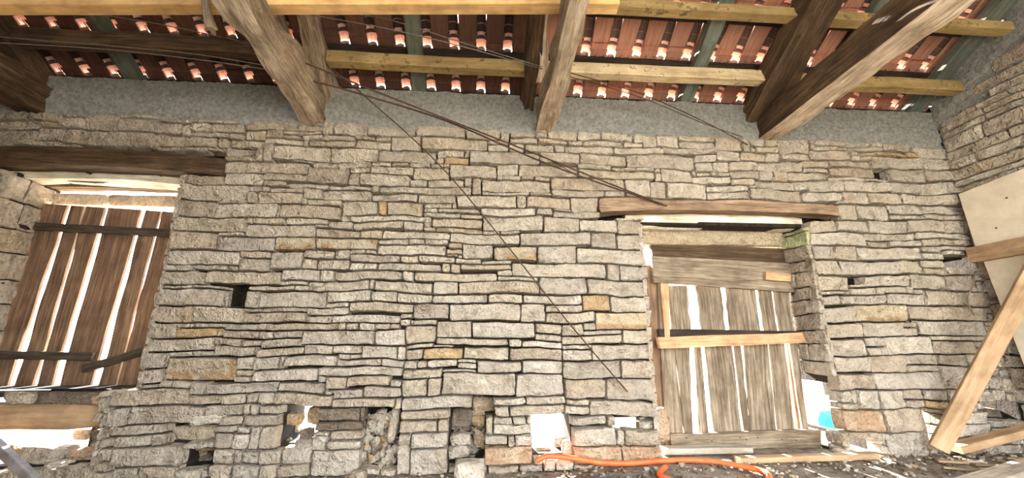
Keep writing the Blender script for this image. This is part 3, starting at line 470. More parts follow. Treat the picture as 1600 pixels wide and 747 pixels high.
JST += [('-', t) for t in jamb(-4.275, 1, .66, 2.53, .012, .44, 14, (.24, .21, .25, .22))]
JST += [('-', t) for t in jamb(-2.81, -1, .66, 2.53, .012, .44, 15, (.15, .19, .13, .17))]
# rubble stones standing deeper inside the holes at the foot of the wall: pixel box, depth, tint
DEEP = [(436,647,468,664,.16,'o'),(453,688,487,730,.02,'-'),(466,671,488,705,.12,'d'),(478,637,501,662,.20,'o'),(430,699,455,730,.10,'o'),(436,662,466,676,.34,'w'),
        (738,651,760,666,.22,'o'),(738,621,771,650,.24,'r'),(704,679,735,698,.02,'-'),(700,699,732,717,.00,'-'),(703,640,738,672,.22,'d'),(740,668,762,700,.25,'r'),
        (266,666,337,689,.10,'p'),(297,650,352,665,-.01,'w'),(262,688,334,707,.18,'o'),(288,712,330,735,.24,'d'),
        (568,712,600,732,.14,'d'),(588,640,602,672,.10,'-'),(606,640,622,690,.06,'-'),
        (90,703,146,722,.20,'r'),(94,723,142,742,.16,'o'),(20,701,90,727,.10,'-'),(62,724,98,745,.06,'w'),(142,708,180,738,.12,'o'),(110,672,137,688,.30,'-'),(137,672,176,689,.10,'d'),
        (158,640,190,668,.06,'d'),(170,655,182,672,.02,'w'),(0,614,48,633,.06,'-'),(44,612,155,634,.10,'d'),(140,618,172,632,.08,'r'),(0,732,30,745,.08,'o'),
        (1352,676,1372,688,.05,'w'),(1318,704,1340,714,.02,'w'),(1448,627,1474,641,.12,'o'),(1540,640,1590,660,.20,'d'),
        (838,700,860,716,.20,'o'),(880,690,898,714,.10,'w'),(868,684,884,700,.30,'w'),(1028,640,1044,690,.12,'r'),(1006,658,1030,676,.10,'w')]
nsolo = 300-len(JST)-len(DEEP)
def seen(rc): return (rc[2]-rc[0])*(rc[3]-rc[1]) if rc[5] else 0
order = sorted(recs, key=seen, reverse=True); solo = {rc[6] for rc in order[:nsolo]}
rest = MB()
for (u0, v0, u1, v1, code, vis, k) in recs:
    if k in solo: stone_obj('stone', wall_back, u0, v0, u1, v1, backmap, k+500, code)
    else: stone(rest, u0, v0, u1, v1, backmap, k+500, code, cell=.05)
for code, (u0, v0, u1, v1, mp, sd_) in JST:
    stone_obj('stone', wall_back, u0, v0, u1, v1, mp, sd_, code, prot=.004, depth=.05, relief=.7)
for i, (x0, y0, x1, y1, yy, code) in enumerate(DEEP):
    a, b = PY(x0, y1, yy), PY(x1, y0, yy); c = (a+b)/2; s = b-a
    dy = min(.22, max(.08, .8*min(abs(s.x), .3)))
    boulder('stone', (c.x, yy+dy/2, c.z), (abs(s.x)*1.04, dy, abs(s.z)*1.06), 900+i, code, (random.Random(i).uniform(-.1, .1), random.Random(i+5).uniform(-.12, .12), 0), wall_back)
# crumbling rubble filling between the foot stones
rr = random.Random(5)
for (x0, y0, x1, y1, yy, nn) in ((566,648,622,732,.15,260),(702,655,757,728,.27,40),(433,690,490,730,.2,25),(262,690,334,735,.26,30),(150,640,185,735,.2,30),(0,700,60,744,.25,25)):
    for k in range(nn):
        px, py = rr.uniform(x0, x1), rr.uniform(y0, y1); p = PY(px, py, yy); z = rr.uniform(.02, .06)
        boulder_mb(rest, (p.x, yy+rr.uniform(-.03, .05), p.z), (z*1.3, z, z), 3000+k, rr.choice('-od-'), (rr.uniform(0, 3), rr.uniform(0, 3), 0), n=2, rough=.3)
tag(link('small_stones', rest.mesh('small_stones'), M['stone'], wall_back), kind='stuff')

# ---- concrete ring beam on the wall head
mb = MB(); nx, nz = 900, 38; vs = []
for j in range(nz+1):
    for i in range(nx+1):
        x = -5.45+10.42*i/nx; z = 3.06+.445*j/nz
        if j == 0: z += .035*noise.noise((x*5, 2, 2))+.02*noise.noise((x*17, 2, 2))
        if j == nz: z += .012*noise.noise((x*6, 5, 2))
        smooth_ = .5+.5*noise.noise((x*.9, 0, 4))
        y = .012+.014*noise.noise((x*2, z*3, 1)) + (.022*noise.noise((x*20, z*20, 1))+.020*noise.noise((x*46, z*46, 8)))*smooth_
        if j == 0: y += .02
        vs.append((x, y, z))
mb.add(vs, [(j*(nx+1)+i, j*(nx+1)+i+1, (j+1)*(nx+1)+i+1, (j+1)*(nx+1)+i) for j in range(nz) for i in range(nx)], None, True)
mb.box(-5.45, .05, 3.08, 4.97, .34, 3.488); mb.box(-5.45, .24, 3.08, 4.97, .5, 3.545)
tag(link('trim_1', mb.mesh('trim_1', False), M['concrete']), 'grey rough concrete band along the wall head', None, None, 'structure')

# ---- right gable wall
ROOF0, SL = 3.75, math.tan(math.radians(30))
def roofz(y): return ROOF0 - SL*y
XR = 4.95
mb = MB(); A = [(-.05, .5), (-.05, -4.2), (roofz(-4.2)-.05, -4.2), (roofz(.3)-.1, .3), (roofz(.5)-.25, .5)]
vs = [(XR+.07, y, z) for z, y in A]+[(XR+.45, y, z) for z, y in A]
mb.add(vs, [(0, 1, 2, 3, 4)[::-1], (5, 6, 7, 8, 9)]+[(i, (i+1) % 5, (i+1) % 5+5, i+5)[::-1] for i in range(5)])
wall_right = tag(link('wall_right', mb.mesh('wall_right', False), M['core']), 'stone gable wall of long thin limestone slabs', None, None, 'structure')
rmap = lambda u, v, o: (XR-o, -u, v)
r = random.Random(21); z = 0.; rest = MB(); cnt = 0
while z < 5.2:
    h = r.choice((.07, .09, .11, .13, .16, .19)); y = .0
    while y > -4.1:
        L_ = r.uniform(.18, .75); y2 = y-L_
        top = roofz(y)-.36
        if z+h < top or (z < top-.03 and r.random() < .8):
            u0, u1, v0, v1 = -y+.005, -y2-.005, z+.005, min(z+h, top+.05)-.005
            near = y > -2.3 and v1 < 3.9 and v0 > .1
            if near and cnt < 110: stone_obj('stone', wall_right, u0, v0, u1, v1, rmap, 7000+cnt, r.choice('----q'), prot=r.uniform(0, .035)); cnt += 1
            else: stone(rest, u0, v0, u1, v1, rmap, 8000+len(rest.v), '-', cell=.09)
        y = y2
    z += h
tag(link('small_stones', rest.mesh('small_stones'), M['stone'], wall_right), kind='stuff')
# sloping concrete coping under the verge
mb = MB(); n = 90; vs = []
for j in range(9):
    for i in range(n+1):
        y = .02-4.2*i/n; t = j/8
        z = roofz(y)-.13-.50*t+(.05*noise.noise((y*4, 7, 1))+.03*noise.noise((y*13, 7, 1)) if j == 8 else 0)
        vs.append((XR-.005+.022*noise.noise((y*22, z*22, 5))+.010*noise.noise((y*50, z*50, 5))+(.05 if j >= 5 else 0), y, z))
mb.add(vs, [(j*(n+1)+i, j*(n+1)+i+1, (j+1)*(n+1)+i+1, (j+1)*(n+1)+i) for j in range(8) for i in range(n)], None, True)
tag(link('trim_2', mb.mesh('trim_2', False), M['concrete']), 'grey rough concrete strip sloping along the gable top', None, None, 'structure')
# left end wall, out of the frame, closed to keep the left darker
mb = MB(); mb.box(-5.75, -4.3, -.05, -5.45, .5, 6.0)
tag(link('wall_left', mb.mesh('wall_left', False), M['rubble']), 'plain rubble end wall', None, None, 'structure')

mb = MB(); mb.box(-5.75, -4.6, -.05, -1.3, -4.3, 5.9); mb.box(-1.3, -4.6, 3.0, 4.7, -4.3, 5.9); mb.box(4.7, -4.6, -.05, 5.4, -4.3, 5.9)  # unseen wall added to steer the light, its mouth sized for that
tag(link('wall_light_block', mb.mesh('wall_light_block', False), M['rubble']), 'added unseen rubble wall behind the camera, wide mouth shaped for the light', None, None, 'structure')
# ---- roof: clay tiles on battens
CS, SN = math.cos(math.radians(30)), math.sin(math.radians(30))
TW, EXP = .265, .38/CS                                   # tile cover width, course gauge along the slope
def rp(x, s, nrm, y0=.15):                               # roof point: s metres down the slope from the course line, nrm outwards
    return (x, y0+s*CS+nrm*SN, roofz(y0)-s*SN+nrm*CS)
def tile_mesh(shade):  # a low factor paints shade into the clay colours
    mb = MB(); Lt = EXP+.070; th = .012
    pan, dirty, rim = [tuple(v*k for v in lin(c)) for c, k in (((172, 122, 98), shade), ((104, 82, 70), shade), ((236, 186, 166), .5+.5*shade))]
    ss = [0, .055, .06, .12, .2, .3, .4, EXP-.05, EXP-.016, EXP-.010, EXP+.02, Lt]
    def prof(s):
        k = s/Lt; lift = .004+.030*k; rr = .028+.030*k; c = .213
        pts = [(-.006, lift+.004), (.006, lift-.002), (.02, lift), (.10, lift), (.165, lift)]
        for q in range(7):
            a = math.pi*(1-q/6); pts.append((c+rr*math.cos(a), lift+rr*1.05*math.sin(a)))
        pts.append((c+rr+.006, lift)); return pts
    np_ = 13; vs, cs, fs = [], [], []
    for s in ss:
        for layer in (0, 1):
            for q, (u, nn) in enumerate(prof(s)):
                vs.append((u, s, nn+layer*th))
                cs.append((*(dirty if 5 <= q <= 11 and .1 < s < EXP-.012 else (rim if 5 <= q <= 11 else pan)), 1))
    def I(i, l, q): return (i*2+l)*np_+q
    for i in range(len(ss)-1):
        for q in range(np_-1):
            if 4 <= q <= 11 and i == 0: continue           # the roll starts below the head
            fs.append((I(i, 0, q), I(i+1, 0, q), I(i+1, 0, q+1), I(i, 0, q+1))); fs.append((I(i, 1, q), I(i, 1, q+1), I(i+1, 1, q+1), I(i+1, 1, q)))
    for i in (0, 1, len(ss)-1):
        for q in range(np_-1):
            roll = 4 <= q <= 11
            if roll == (i == 1) or i > 1: fs.append((I(i, 0, q), I(i, 0, q+1), I(i, 1, q+1), I(i, 1, q)))
    for i in range(len(ss)-1):
        for q in (0, np_-1): fs.append((I(i, 0, q), I(i, 1, q), I(i+1, 1, q), I(i+1, 0, q)))
    mb.add(vs, fs, cs, False)
    # arched ribs under the roll and the hanging nibs at the head
    def rib(s0, s1, dr, col):
        vs, fs = [], []
        for s in (s0, s1):
            k = s/Lt; lift = .004+.030*k; rr = .028+.030*k-.001
            for q in range(7):
                a = math.pi*(1-q/6)
                for d in (0, dr): vs.append((.213+(rr-d)*math.cos(a), s, lift+(rr-d)*1.05*math.sin(a)))
        for q in range(6):
            a = q*2; fs += [(a+1, a+3, 14+a+3, 14+a+1), (a, a+1, a+3, a+2)[::-1], (14+a, 14+a+1, 14+a+3, 14+a+2)]
        mb.add(vs, fs, (*col, 1))
    rib(.17, .178, .006, lin((150, 112, 92))); rib(.27, .278, .006, lin((150, 112, 92))); rib(EXP-.085, EXP-.055, .012, rim)
    for u in (.05, .135): mb.box(u, .052, -.016, u+.03, .068, .006, (*pan, 1))
    return mb.mesh('tile')
tm, tm2 = tile_mesh(1.), tile_mesh(.3)                 # clean clay, and the two left bays with roof shade put into the colour
tm.materials.append(M['tile']); tm2.materials.append(M['tile'])
ceiling = tag(empty('ceiling', (0, 0, 0)), 'underside of the terracotta tile roof', None, None, 'structure')
r = random.Random(3); nt_ = 0
for row, y0 in enumerate((.15, -.23, -.61, -.99, -1.37)):
    for c_ in range(42):
        if nt_ >= 215 and False: break
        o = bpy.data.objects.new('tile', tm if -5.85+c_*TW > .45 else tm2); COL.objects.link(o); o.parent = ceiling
        x = -5.85+c_*TW+r.uniform(-.004, .004)
        ey = Vector((0, CS, -SN)); ez = Vector((0, SN, CS)); a = r.uniform(-.006, .006)
        ex = Vector((1, 0, 0))+ey*a; ex.normalize(); ey2 = ez.cross(ex)
        p = Vector(rp(x, -.03+r.uniform(-.006, .006), .0, y0))
        o.matrix_world = Matrix(((ex.x, ey2.x, ez.x, p.x), (ex.y, ey2.y, ez.y, p.y), (ex.z, ey2.z, ez.z, p.z), (0, 0, 0, 1))); nt_ += 1
mb = MB()                                                   # the courses further up, out of the frame
for k in range(int(11.2/TW)+1):
    x = -5.85+k*TW
    a, b = rp(x, .12, .045, -1.37), rp(x, -3.35, .02, -1.37)
    pr = [(0, 0), (.17, 0), (.18, .04), (.215, .05), (.25, .04), (TW, 0)]
    vs = [(x+u, a[1]+nn*SN, a[2]+nn*CS) for u, nn in pr]+[(x+u, b[1]+nn*SN, b[2]+nn*CS) for u, nn in pr]
    mb.add(vs, [(i, i+1, i+7, i+6) for i in range(5)], (*lin((150, 92, 70)), 1))
tag(link('upper_tiles', mb.mesh('upper_tiles'), M['tile'], ceiling), kind='stuff')
for y0 in (.15, -.23, -.61, -.99):
    a, b = rp(-5.6, .075, -.022, y0), rp(5.2, .075, -.022, y0)
    sawn('batten', a, b, .07, .034, 'batten', up=(0, SN, CS), parent=ceiling, bev=.003)

# ================================================================== ROOF TIMBERS
def tlabel(o, label, cat='beam', group=None): return tag(o, label, cat, group)
# tie beams (level, coming out of the wall towards the camera)
def rotten(t): return 1+.10*noise.noise((t*9, 3, 3))
o = timber('tie_beam', (-4.26, .10, 3.235), (-4.14, -2.6, 3.26), .26, .27, 'olddark', rough=.05, seed=1, scale=rotten)
tlabel(o, 'dark tie beam at the far left above the shuttered window')
o = timber('tie_beam', (-1.72, .10, 3.235), (-1.54, -2.6, 3.25), .21, .27, 'oldpale', side=((17, 18, 19, 0, 1), 'old'), rough=.06, seed=2, n=34, scale=lambda t: 1+.16*noise.noise((t*11, 8, 3)), curve=lambda t: (.02*math.sin(t*9), 0))
tlabel(o, 'gnarled brown tie beam with rotten edge under the new pine beam')
o = timber('tie_beam', (.58, .10, 3.235), (.57, -2.6, 3.26), .16, .27, 'oldpale', side=(range(7, 12), 'old'), rough=.05, seed=3, n=30, scale=rotten, curve=lambda t: (.015*math.sin(t*6), 0))
tlabel(o, 'pale stripped tie beam at the middle of the roof')
o = timber('tie_beam', (2.99, .10, 3.225), (2.90, -2.8, 3.24), .25, .25, 'oldpale', side=(range(7, 12), 'olddark'), rough=.045, seed=4, n=30, scale=rotten)
tlabel(o, 'long pale tie beam above the plank door')
# principal rafters
def prafter(x, x2, w_, h_, mat, seed, label, y0=.12, y1=-2.6, dz=.30):
    o = timber('principal_rafter', (x, y0, roofz(y0)-dz), (x2, y1, roofz(y1)-dz), w_, h_, mat, rough=.05, seed=seed, n=28, scale=rotten)
    return tlabel(o, label, 'rafter')
prafter(-4.30, -4.30, .22, .22, 'olddark', 5, 'dark principal rafter in the top left corner of the roof')
prafter(-1.86, -1.95, .13, .18, 'old', 6, 'weathered principal rafter rising behind the gnarled tie beam')
prafter(-1.60, -1.56, .13, .20, 'old', 16, 'grey brown strut leaning beside the gnarled tie beam', dz=.26)
prafter(.42, .44, .12, .20, 'olddark', 7, 'narrow dark principal rafter behind the pale middle tie beam')
prafter(2.90, 2.95, .30, .24, 'olddark', 8, 'broad dark principal rafter over the plank door')
o = timber('rafter_post', (.50, -.30, 3.44), (.50, -.78, 3.98), .07, .06, 'oldpale', rough=.03, seed=18, curve=lambda t: (.02*math.sin(t*7), 0))
tlabel(o, 'pale crooked strut beside the dark middle rafter', 'strut')
# common rafters
for x, lab in ((-3.52, 'mossy green common rafter over the shuttered window'), (-.71, 'grey green common rafter between the two brown trusses'),
               (2.16, 'grey green common rafter with dark knots right of the pale tie beam'), (3.66, 'grey green common rafter half hidden behind the long tie beam'),
               (4.84, 'grey green common rafter lying along the gable wall')):
    w_ = .17 if x > 4 else .14
    a, b = rp(x, .05, -.085, .15), rp(x+.02, -3.3, -.085, .15)
    o = sawn('common_rafter', a, b, w_, .09, 'green', up=(0, SN, CS), bev=.004, n=8); tlabel(o, lab, 'rafter')
# purlins, one per bay
def purlin(x0, x1, y, zc, mat, label, h=.12, w_=.11, dz0=0, dz1=0):
    o = sawn('purlin', (x0, y, zc+dz0), (x1, y, zc+dz1), w_, h, mat, bev=.006, n=14, wob=.012, seed=int(x0*10)); tlabel(o, label, 'purlin')
purlin(-5.4, -1.98, -.315, 3.66, 'olddark', 'old dark brown purlin in the left bay', h=.15, dz1=-.01)
purlin(-1.50, .36, -.27, 3.62, 'pineg', 'yellow pine purlin between the gnarled and the middle tie beam', dz0=-.01)
purlin(.50, 2.80, -.27, 3.62, 'pine2', 'pale stained pine purlin right of the middle tie beam')
purlin(3.02, 5.00, -.27, 3.62, 'pineg', 'ochre purlin running into the gable wall')
purlin(.50, 2.80, -.75, 3.93, 'pineg', 'thin upper purlin right of the middle tie beam', h=.09)
purlin(3.02, 5.00, -.75, 3.93, 'pineg', 'thin upper purlin close to the gable wall', h=.09)
a, b = PZ(-260, 24, 3.40), PZ(962, 22, 3.40)
o = sawn('pine_beam', (a.x, a.y-.05, 3.48), (b.x, b.y-.05, 3.48), .10, .17, 'pine', bev=.004, n=8); tlabel(o, 'bright new pine beam crossing the top left of the roof')
# hanging splinter of rotten wood
p = PY(322, 0, -1.15); q = PY(331, 47, -1.15)
o = timber('rotten_splinter', q, p+(p-q)*.6, .05, .05, 'old', rough=.03, seed=31, n=12, scale=lambda t: 1-.35*t, up=(0, 1, 0)); tlabel(o, 'dangling splinter of rotten wood left of the gnarled tie beam', 'wood')

# ================================================================== CABLES
def cable(label, pts, r=.006, mat='cable', name='cable'):
    o = tube(name, [PY(*p) for p in pts], r, mat, m=6); tag(o, label, 'cable'); return o
cable('thick dark cable, upper of the pair running down to the door lintel', [(462, 92, -.60), (600, 148, -.42), (800, 226, -.24), (950, 286, -.12), (1042, 322, -.05)], .0075)
cable('thick dark cable, lower of the pair running down to the door lintel', [(478, 124, -.40), (560, 146, -.36), (700, 190, -.28), (860, 258, -.16), (1030, 318, -.05)], .008)
cable('thin brown cable slanting down across the stone wall', [(518, 108, -.35), (565, 146, -.3), (700, 272, -.16), (880, 494, -.07), (980, 612, -.04)], .0055)
cable('short cable end dangling from the thick pair in mid wall', [(840, 240, -.19), (870, 256, -.16), (897, 272, -.12)], .004)
cable('grey wire crossing under the new pine beam, upper of two', [(478, 12, -.9), (600, 29, -.85), (720, 66, -.75), (848, 105, -.62)], .0045, 'cablegrey', 'wire')
cable('grey wire crossing under the new pine beam, lower of two', [(478, 22, -.9), (600, 44, -.85), (720, 72, -.75), (848, 108, -.60)], .0045, 'cablegrey', 'wire')
cable('brown wire from the middle tie beam to the concrete band', [(884, 112, -.5), (1000, 146, -.3), (1100, 190, -.14), (1168, 226, -.03)], .005, 'cable', 'wire')
cable('second brown wire from the middle tie beam to the concrete band', [(884, 118, -.5), (1000, 152, -.3), (1100, 193, -.14), (1160, 214, -.03)], .004, 'cable', 'wire')
cable('dark wire along the old purlin in the left bay, upper one', [(-20, 56, -.5), (150, 70, -.5), (300, 84, -.52), (412, 102, -.55)], .005, 'cablegrey', 'wire')
cable('dark wire along the old purlin in the left bay, lower one', [(-20, 66, -.5), (150, 76, -.5), (300, 92, -.52), (412, 108, -.55)], .005, 'cablegrey', 'wire')
cable('grey wire sagging from the new pine beam at the left', [(150, 22, -.75), (250, 38, -.72), (376, 64, -.65)], .004, 'cablegrey', 'wire')

# ================================================================== WINDOW WITH SHUTTER
def lerp(a, b, t): return a+(b-a)*t
o = timber('window_lintel', (-5.1, .07, 2.63), (-2.43, .07, 2.615), .17, .17, 'olddark', rough=.02, seed=41, n=30, curve=lambda t: (0, .055*math.sin(t*math.pi)-.01), rnd_=.12)
tlabel(o, 'dark curved timber lintel over the shuttered window', 'lintel')
o = timber('inner_lintel', (-4.6, .25, 2.555), (-2.7, .25, 2.54), .19, .15, 'bleached', rough=.025, seed=42, n=24, curve=lambda t: (0, .05*math.sin(t*math.pi)))
tlabel(o, 'bleached inner lintel behind the dark one over the shuttered window', 'lintel')
o = timber('outer_lintel', (-4.6, .43, 2.56), (-2.7, .43, 2.55), .12, .09, 'lintel', rough=.02, seed=43, n=20)
tlabel(o, 'brown outer lintel just visible above the window shutter', 'lintel')
for i, (xa, xb) in enumerate(((-4.5, -3.82), (-3.80, -2.72))):
    o = boulder('lintel_stone', ((xa+xb)/2, .53, 2.415), (xb-xa, .16, .12), 60+i, 'w', n=6, rough=.08, sq=.85)
    tag(o, ('short', 'long')[i]+' sunlit whitish stone above the window shutter', 'stone')
window_1 = tag(empty('window_shutter', (-3.7, .36, .66)), 'brown plank shutter with bright gaps closing the left window', 'shutter')
YS = .36
def sp(px, py): return PY(px, py, YS)
# plank edges in metres (x at top, x at bottom): gaps taper to nothing under the upper rail
gaps = [(-4.045, -4.095, .016, .034), (-3.90, -3.90, .008, .020), (-3.70, -3.735, .020, .036), (-3.36, -3.415, .018, .036), (-3.19, -3.235, .013, .009)]
edges = [(-4.42, -4.42)]; zt, zb = 2.335, .63
lft = [(-4.42, -4.42)]+[(a+g0, b+g1) for a, b, g0, g1 in gaps]; rgt = [(a-g0, b-g1) for a, b, g0, g1 in gaps]+[(-2.92, -2.92)]
for i, ((la, lb), (ra, rb)) in enumerate(zip(lft, rgt)):
    k = (-.06 if i == 0 else 0)
    zz = zb+(.0, .0, .02, .01, .0, -.01)[i]
    t1 = lambda x: zt-.065*(x+4.42)/1.4
    plank('plank', (lb, YS, zz), (rb, YS, zz), (ra, YS, t1(ra)), (la, YS, t1(la)), .026, 'shutter', window_1, n=22, wav=.012, seed=i+1)
def rail(pts, w_, name='rail', mat='shutterrail'):
    (x0, z0), (x1, z1) = pts
    return sawn(name, (x0, YS-.022, z0), (x1, YS-.022, z1), .04, w_, mat, parent=window_1, n=8, wob=.008)
rail(((-4.26, 2.095), (-2.96, 2.045)), .075); rail(((-4.44, .925), (-3.46, .905)), .07); rail(((-3.52, .80), (-3.03, .955)), .07)
# sill pieces below the shutter
o = timber('sill_log', PY(-70, 655, .06)+Vector((0, .1, 0)), PY(168, 651, .06)+Vector((0, .1, 0)), .20, .20, 'brace', rough=.025, seed=44, rnd_=.75, scale=lambda t: 1-.4*t**3, n=24)
tlabel(o, 'fat tan log lying under the shuttered window', 'log')
o = sawn('sill_board', (-4.45, .30, .605), (-3.30, .30, .60), .22, .035, 'shutterrail', n=8, wob=.01); tlabel(o, 'thin dark board under the window shutter', 'board')

# ================================================================== DOOR
o = timber('door_lintel', (1.10, .06, 2.305), (3.57, .06, 2.315), .15, .11, 'lintel', rough=.02, seed=51, n=30, rnd_=.12, scale=lambda t: 1.25-.25*min(1, t/.25), curve=lambda t: (0, .035*math.sin(t*math.pi)**.5))
tlabel(o, 'brown timber lintel over the plank door', 'lintel')
o = timber('inner_lintel', (1.42, .24, 2.245), (3.32, .24, 2.245), .18, .17, 'bleached', rough=.015, seed=52, n=24, curve=lambda t: (0, .045*math.sin(t*math.pi)-.02), scale=lambda t: .8+.25*math.sin(t*math.pi))
tlabel(o, 'pale arched inner lintel over the plank door', 'lintel')
for i, (xa, xb, za, zb_, y) in enumerate(((1.55, 2.25, 2.15, 2.19, .22), (1.60, 3.22, 2.015, 2.18, .31))):
    o = boulder('lintel_stone', ((xa+xb)/2, y+.07, (za+zb_)/2), (xb-xa, .16, zb_-za), 70+i, 'w' if i == 0 else 'q', n=7, rough=.07, sq=.86)
    tag(o, ('flat pale stone shim under the arched door lintel', 'long buff stone slab above the door boards')[i], 'stone')
YD = .36
door_1 = tag(empty('door_1', (2.47, .36, 0)), 'weathered plank door with loose boards', 'door', None, 'structure')
def dp(px, py, y=YD): return PY(px, py, y)
UPB = [(1044, 1075, 1049, 1080), (1088, 1127, 1095, 1134), (1134, 1180, 1140, 1190), (1183, 1204, 1195, 1216), (1207, 1230, 1218, 1240)]
for i, (a, b, c, d) in enumerate(UPB):
    plank('plank', dp(c+1, 530), dp(d+1, 530), dp(b-1, 446), dp(a-1, 446), .025, 'door', door_1, n=12, wav=.014, seed=20+i)
LOB = [(1033, 1053, 1045, 1069), (1054, 1078, 1070, 1082), (1084, 1095, 1093, 1108), (1100, 1143, 1116, 1160), (1145, 1158, 1163, 1172), (1162, 1200, 1173, 1214), (1201, 1226, 1215, 1243), (1233, 1245, 1256, 1265)]
for i, (a, b, c, d) in enumerate(LOB):
    k = .012 if i in (0, 4, 6) else 0
    plank('plank', dp(c+1, 690, YD+k), dp(d+1, 690, YD+k), dp(b-1, 528, YD+k), dp(a-1, 528, YD+k), .025, 'door', door_1, n=16, wav=.010, seed=40+i)
def drail(a, b, th, mat, y, seed, name='rail'):
    # a, b: (x, top y, bottom y) in the photograph at the left and right end
    return plank(name, dp(a[0]+(4 if a[0] < 1100 else 0), a[2], y), dp(a[0], a[1], y), dp(b[0], b[1], y), dp(b[0], b[2], y), th, mat, door_1, n=14, wav=.008, seed=seed)
drail((1016, 379, 402), (1234, 389, 413), .05, 'olddark', YD-.02, 61)
drail((1018, 400, 441), (1244, 412, 457), .04, 'door', YD-.05, 62)
drail((1028, 514, 528), (1246, 517, 520), .03, 'batten', YD-.03, 63)  # dark strip standing in for the shadow above the tan mid rail
drail((1028, 527, 545), (1278, 519, 535), .06, 'doorfresh', YD-.10, 64)
brail = drail((1047, 679, 708), (1283, 671, 700), .04, 'door', YD-.05, 65)
brail_w = Matrix.Translation(door_1.location) @ brail.matrix_parent_inverse @ brail.matrix_basis
for px in (1072, 1112, 1156, 1166, 1184, 1222, 1244):
    p = dp(px, 683+(px % 7), YD-.05); mb = MB()
    mb.add([(.006*math.cos(k*math.pi/3), -.004, .006*math.sin(k*math.pi/3)) for k in range(6)]+[(.007*math.cos(k*math.pi/3), .004, .007*math.sin(k*math.pi/3)) for k in range(6)], [(0, 1, 2, 3, 4, 5)]+[(k, k+6, (k+1) % 6+6, (k+1) % 6) for k in range(6)])
    o = link('nail', mb.mesh('nail', False), M['cable'], brail); o.matrix_parent_inverse = brail_w.inverted(); o.matrix_basis = Matrix.Translation(p)
o = drail((1197, 425, 437), (1236, 428, 440), .05, 'doorfresh', YD-.10, 66, 'latch_block')
for (a, b, c, d, mt, y, s) in ((1000, 1024, 1030, 1056, 'shutter', .40, 71), (1026, 1034, 1049, 1056, 'door', .37, 72)):
    plank('frame_post', dp(c-8, 708, y), dp(d-8, 708, y), dp(b, 414, y), dp(a, 414, y), .05, mt, door_1, n=16, wav=.006, seed=s)
plank('jamb_strip', dp(1040, 540, .33), dp(1047, 540, .33), dp(1045, 440, .33), dp(1032, 440, .33), .03, 'doorfresh', door_1, n=10, wav=.004, seed=73)
plank('frame_post', dp(1250, 702, .42), dp(1262, 702, .42), dp(1226, 440, .42), dp(1216, 440, .42), .05, 'doorfresh', door_1, n=16, wav=.006, seed=74)
a, b = PY(1152, 717, -.085), PY(1366, 710, -.085)
o = sawn('threshold_plank', (a.x, -.085, .08), (b.x, -.085, .09), .09, .045, 'brace', n=8, wob=.008); tlabel(o, 'tan threshold plank lying in front of the door', 'plank')
o = sawn('grey_threshold', (1.62, .22, .085), (2.42, .20, .09), .13, .05, 'greyplank', n=6, wob=.008); tlabel(o, 'short grey plank at the left foot of the door', 'plank')

# ================================================================== RIGHT SIDE: BOARD PANEL, LEDGER, BRACE, PLANKS
mb = MB(); x = XR-.10
pz0, pz1 = 2.50, .75
vs = []
o = plank('board_panel', (x, -.10, 1.93), (x, -2.2, 1.95), (x, -2.2, 2.70), (x, -.09, 2.50), .03, 'panel', None, n=4, wav=.0, out=(-1, 0, 0))
tlabel(o, 'whitish painted board fixed on the gable wall above the ledger', 'board'); pan_up = o
o = plank('board_panel', (x, -.22, .55), (x, -2.2, .55), (x, -2.2, 1.86), (x, -.13, 1.80), .03, 'panel', None, n=4, wav=.0, out=(-1, 0, 0))
tlabel(o, 'whitish painted board fixed on the gable wall below the ledger', 'board')
for k in range(7):
    y, z = -.3-.14*k, 2.08+.36*((k*37) % 10)/10; mb = MB(); mb.box(-.004, -.006, -.006, .004, .006, .006)
    q = link('nail', mb.mesh('nail', False), M['cable'], pan_up); q.matrix_parent_inverse = pan_up.matrix_basis.inverted(); q.matrix_basis = Matrix.Translation((x-.002, y, z))
o = sawn('ledger', (x-.03, -.06, 1.86), (x-.03, -2.4, 1.90), .06, .15, 'brace', n=6); tlabel(o, 'tan timber ledger across the board panels on the gable wall', 'beam')
foot = Vector((3.93, -.16, .06)); head = Vector((4.70, -.66, 1.74))
f2 = PZ(1470, 706, .02); 
bd = PX(1600, 452, 4.58); ft = PY(1468, 698, -.12)
dirv = (bd-ft).normalized()
o = sawn('brace', ft-dirv*.02, bd+dirv*.45, .13, .05, 'brace', up=(-.35, -.9, .2), n=8, bev=.004); tlabel(o, 'tan diagonal brace leaning against the gable wall', 'brace')
a, b = PY(1496, 702, -.11), PY(1606, 674, -.20); d = (b-a).normalized()
o = sawn('thick_plank', a+Vector((0, .02, .0)), b+d*.12+Vector((0, .02, 0)), .13, .06, 'brace', n=6, bev=.004); tlabel(o, 'thick tan plank lying beyond the foot of the brace', 'plank')
a, b = PZ(1512, 752, .10), PZ(1625, 722, .10)
o = sawn('grey_plank', (a.x, a.y, .05), (b.x, b.y, .07), .16, .10, 'greyplank', n=6); tlabel(o, 'grey plank in the bottom right corner', 'plank')
a, b = PZ(1380, 712, .02), PZ(1480, 706, .02)

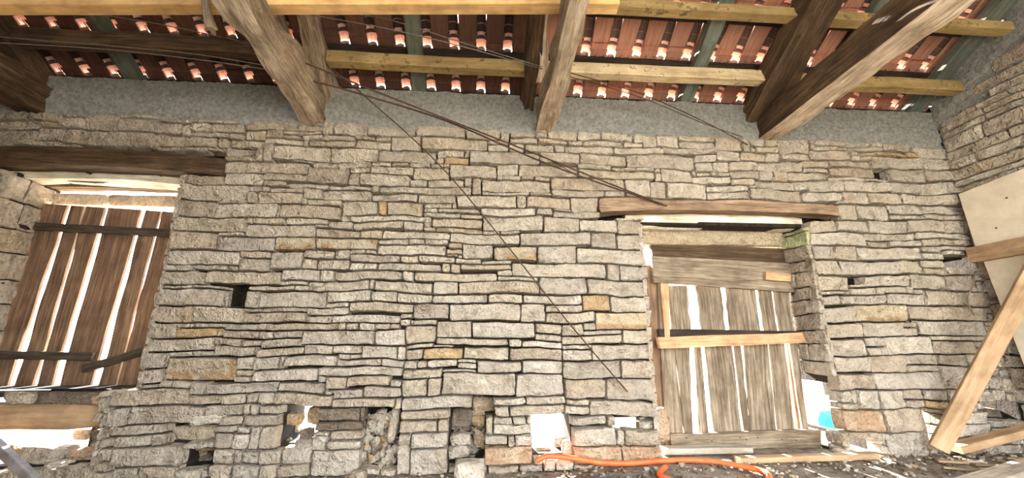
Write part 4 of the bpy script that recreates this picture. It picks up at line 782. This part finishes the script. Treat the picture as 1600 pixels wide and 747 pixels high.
# ================================================================== FLOOR THINGS
pts = [(838, 721), (848, 715), (866, 713), (900, 717), (940, 723), (985, 724), (1035, 720), (1080, 719), (1120, 722), (1160, 729), (1190, 736), (1202, 745), (1190, 756), (1140, 764), (1085, 760), (1050, 752), (1033, 744), (1031, 738), (1040, 730)]
hp = []
for k, (px, py) in enumerate(pts):
    p = PZ(px, py, .03)
    for _ in range(3): p = PZ(px, py, .022+heap(p.x, p.y)+(.03 if k in (1, 2) else 0))
    if p.y > -.06: p = PY(px, py, -.06)
    hp.append(p)
o = tube('hose', hp, .021, 'hose', m=10); tag(o, 'orange hose looping along the foot of the wall to the door', 'hose')
a, b = PY(-30, 672, -.5), PY(66, 762, -.62)
o = sawn('steel_bar', a, b, .05, .05, 'metal', bev=.004, n=4, up=(0, -1, 0)); tag(o, 'grey steel bar slanting through the bottom left corner', 'bar')
for i, (px, py, sx, sy, sz, lab) in enumerate(((734, 733, .23, .16, .13, 'squarish loose stone on the floor left of the bright wall hole'), (560, 742, .12, .1, .06, 'small loose stone on the floor below the rubble patch'),
        (1258, 734, .07, .06, .04, 'small reddish stone on the floor in front of the door'))):
    p = PZ(px, py, sz/2); y = min(p.y, -.05-sy/2); q = PY(px, py, y)
    o = boulder('loose_stone', (q.x, y, max(sz/2-.01, min(q.z, sz/2+.02))), (sx, sy, sz), 300+i, 'r' if i == 2 else '-'); tag(o, lab, 'stone')
# litter of chips on the floor
mb = MB(); rr = random.Random(12)
for k in range(1500):
    x = rr.uniform(-4.6, 4.8); y = -.02-abs(rr.gauss(0, .45)); hz = heap(x, y); s = rr.uniform(.006, .024)*(1.5 if rr.random() < .08 else 1)
    if x > 3.2: s *= 1.3
    boulder_mb(mb, (x, y, s*.25+hz), (s*rr.uniform(1, 2.2), s, s*.7), 5000+k, rr.choice('-dddr-w'), (0, 0, rr.uniform(0, 3)), n=1, rough=.3, sq=.9)
tag(link('floor_litter', mb.mesh('floor_litter'), M['stone']), 'litter of stone chips on the dirt floor', 'rubble', None, 'stuff')
for i in range(9):
    x = rr.uniform(3.5, 4.5); y = rr.uniform(-.5, -.06); hz = heap(x, y); a = rr.uniform(-.5, .5); l = rr.uniform(.12, .3)
    o = sawn('wood_scrap', (x, y, .02+hz), (x+l*math.cos(a), y-abs(l*math.sin(a)), .025+hz), .03, .015, ('greyplank', 'brace', 'old')[i % 3], n=2, bev=.002)
    tag(o, ('grey', 'tan', 'brown')[i % 3]+' scrap of splintered wood on the floor near the brace foot', 'wood', 'wood scraps near the brace foot')
# turquoise sheet outside, seen through the gap right of the door
a, b = PY(1281, 671, 1.5), PY(1313, 641, 1.5)
mb = MB(); vs = []
for j in range(13):
    for i in range(11):
        x = lerp(a.x, b.x, i/10); z = lerp(-.05, b.z, j/12); vs.append((x, 1.5+.05*noise.noise((x*9, z*9, 2))-.1*z, z))
mb.add(vs, [(j*11+i, j*11+i+1, (j+1)*11+i+1, (j+1)*11+i) for j in range(12) for i in range(10)], None, True)
tag(link('tarpaulin', mb.mesh('tarpaulin', False), M['tarp']), 'turquoise tarpaulin outside, glimpsed right of the door foot', 'tarpaulin')
o = tube('dry_root', [PY(*p) for p in ((1524, 424, -.03), (1521, 446, -.05), (1513, 462, -.04), (1514, 478, -.05), (1522, 492, -.03))], .006, 'lintel', m=6)
tag(o, 'dry brown root hanging on the wall beside the gable', 'root')
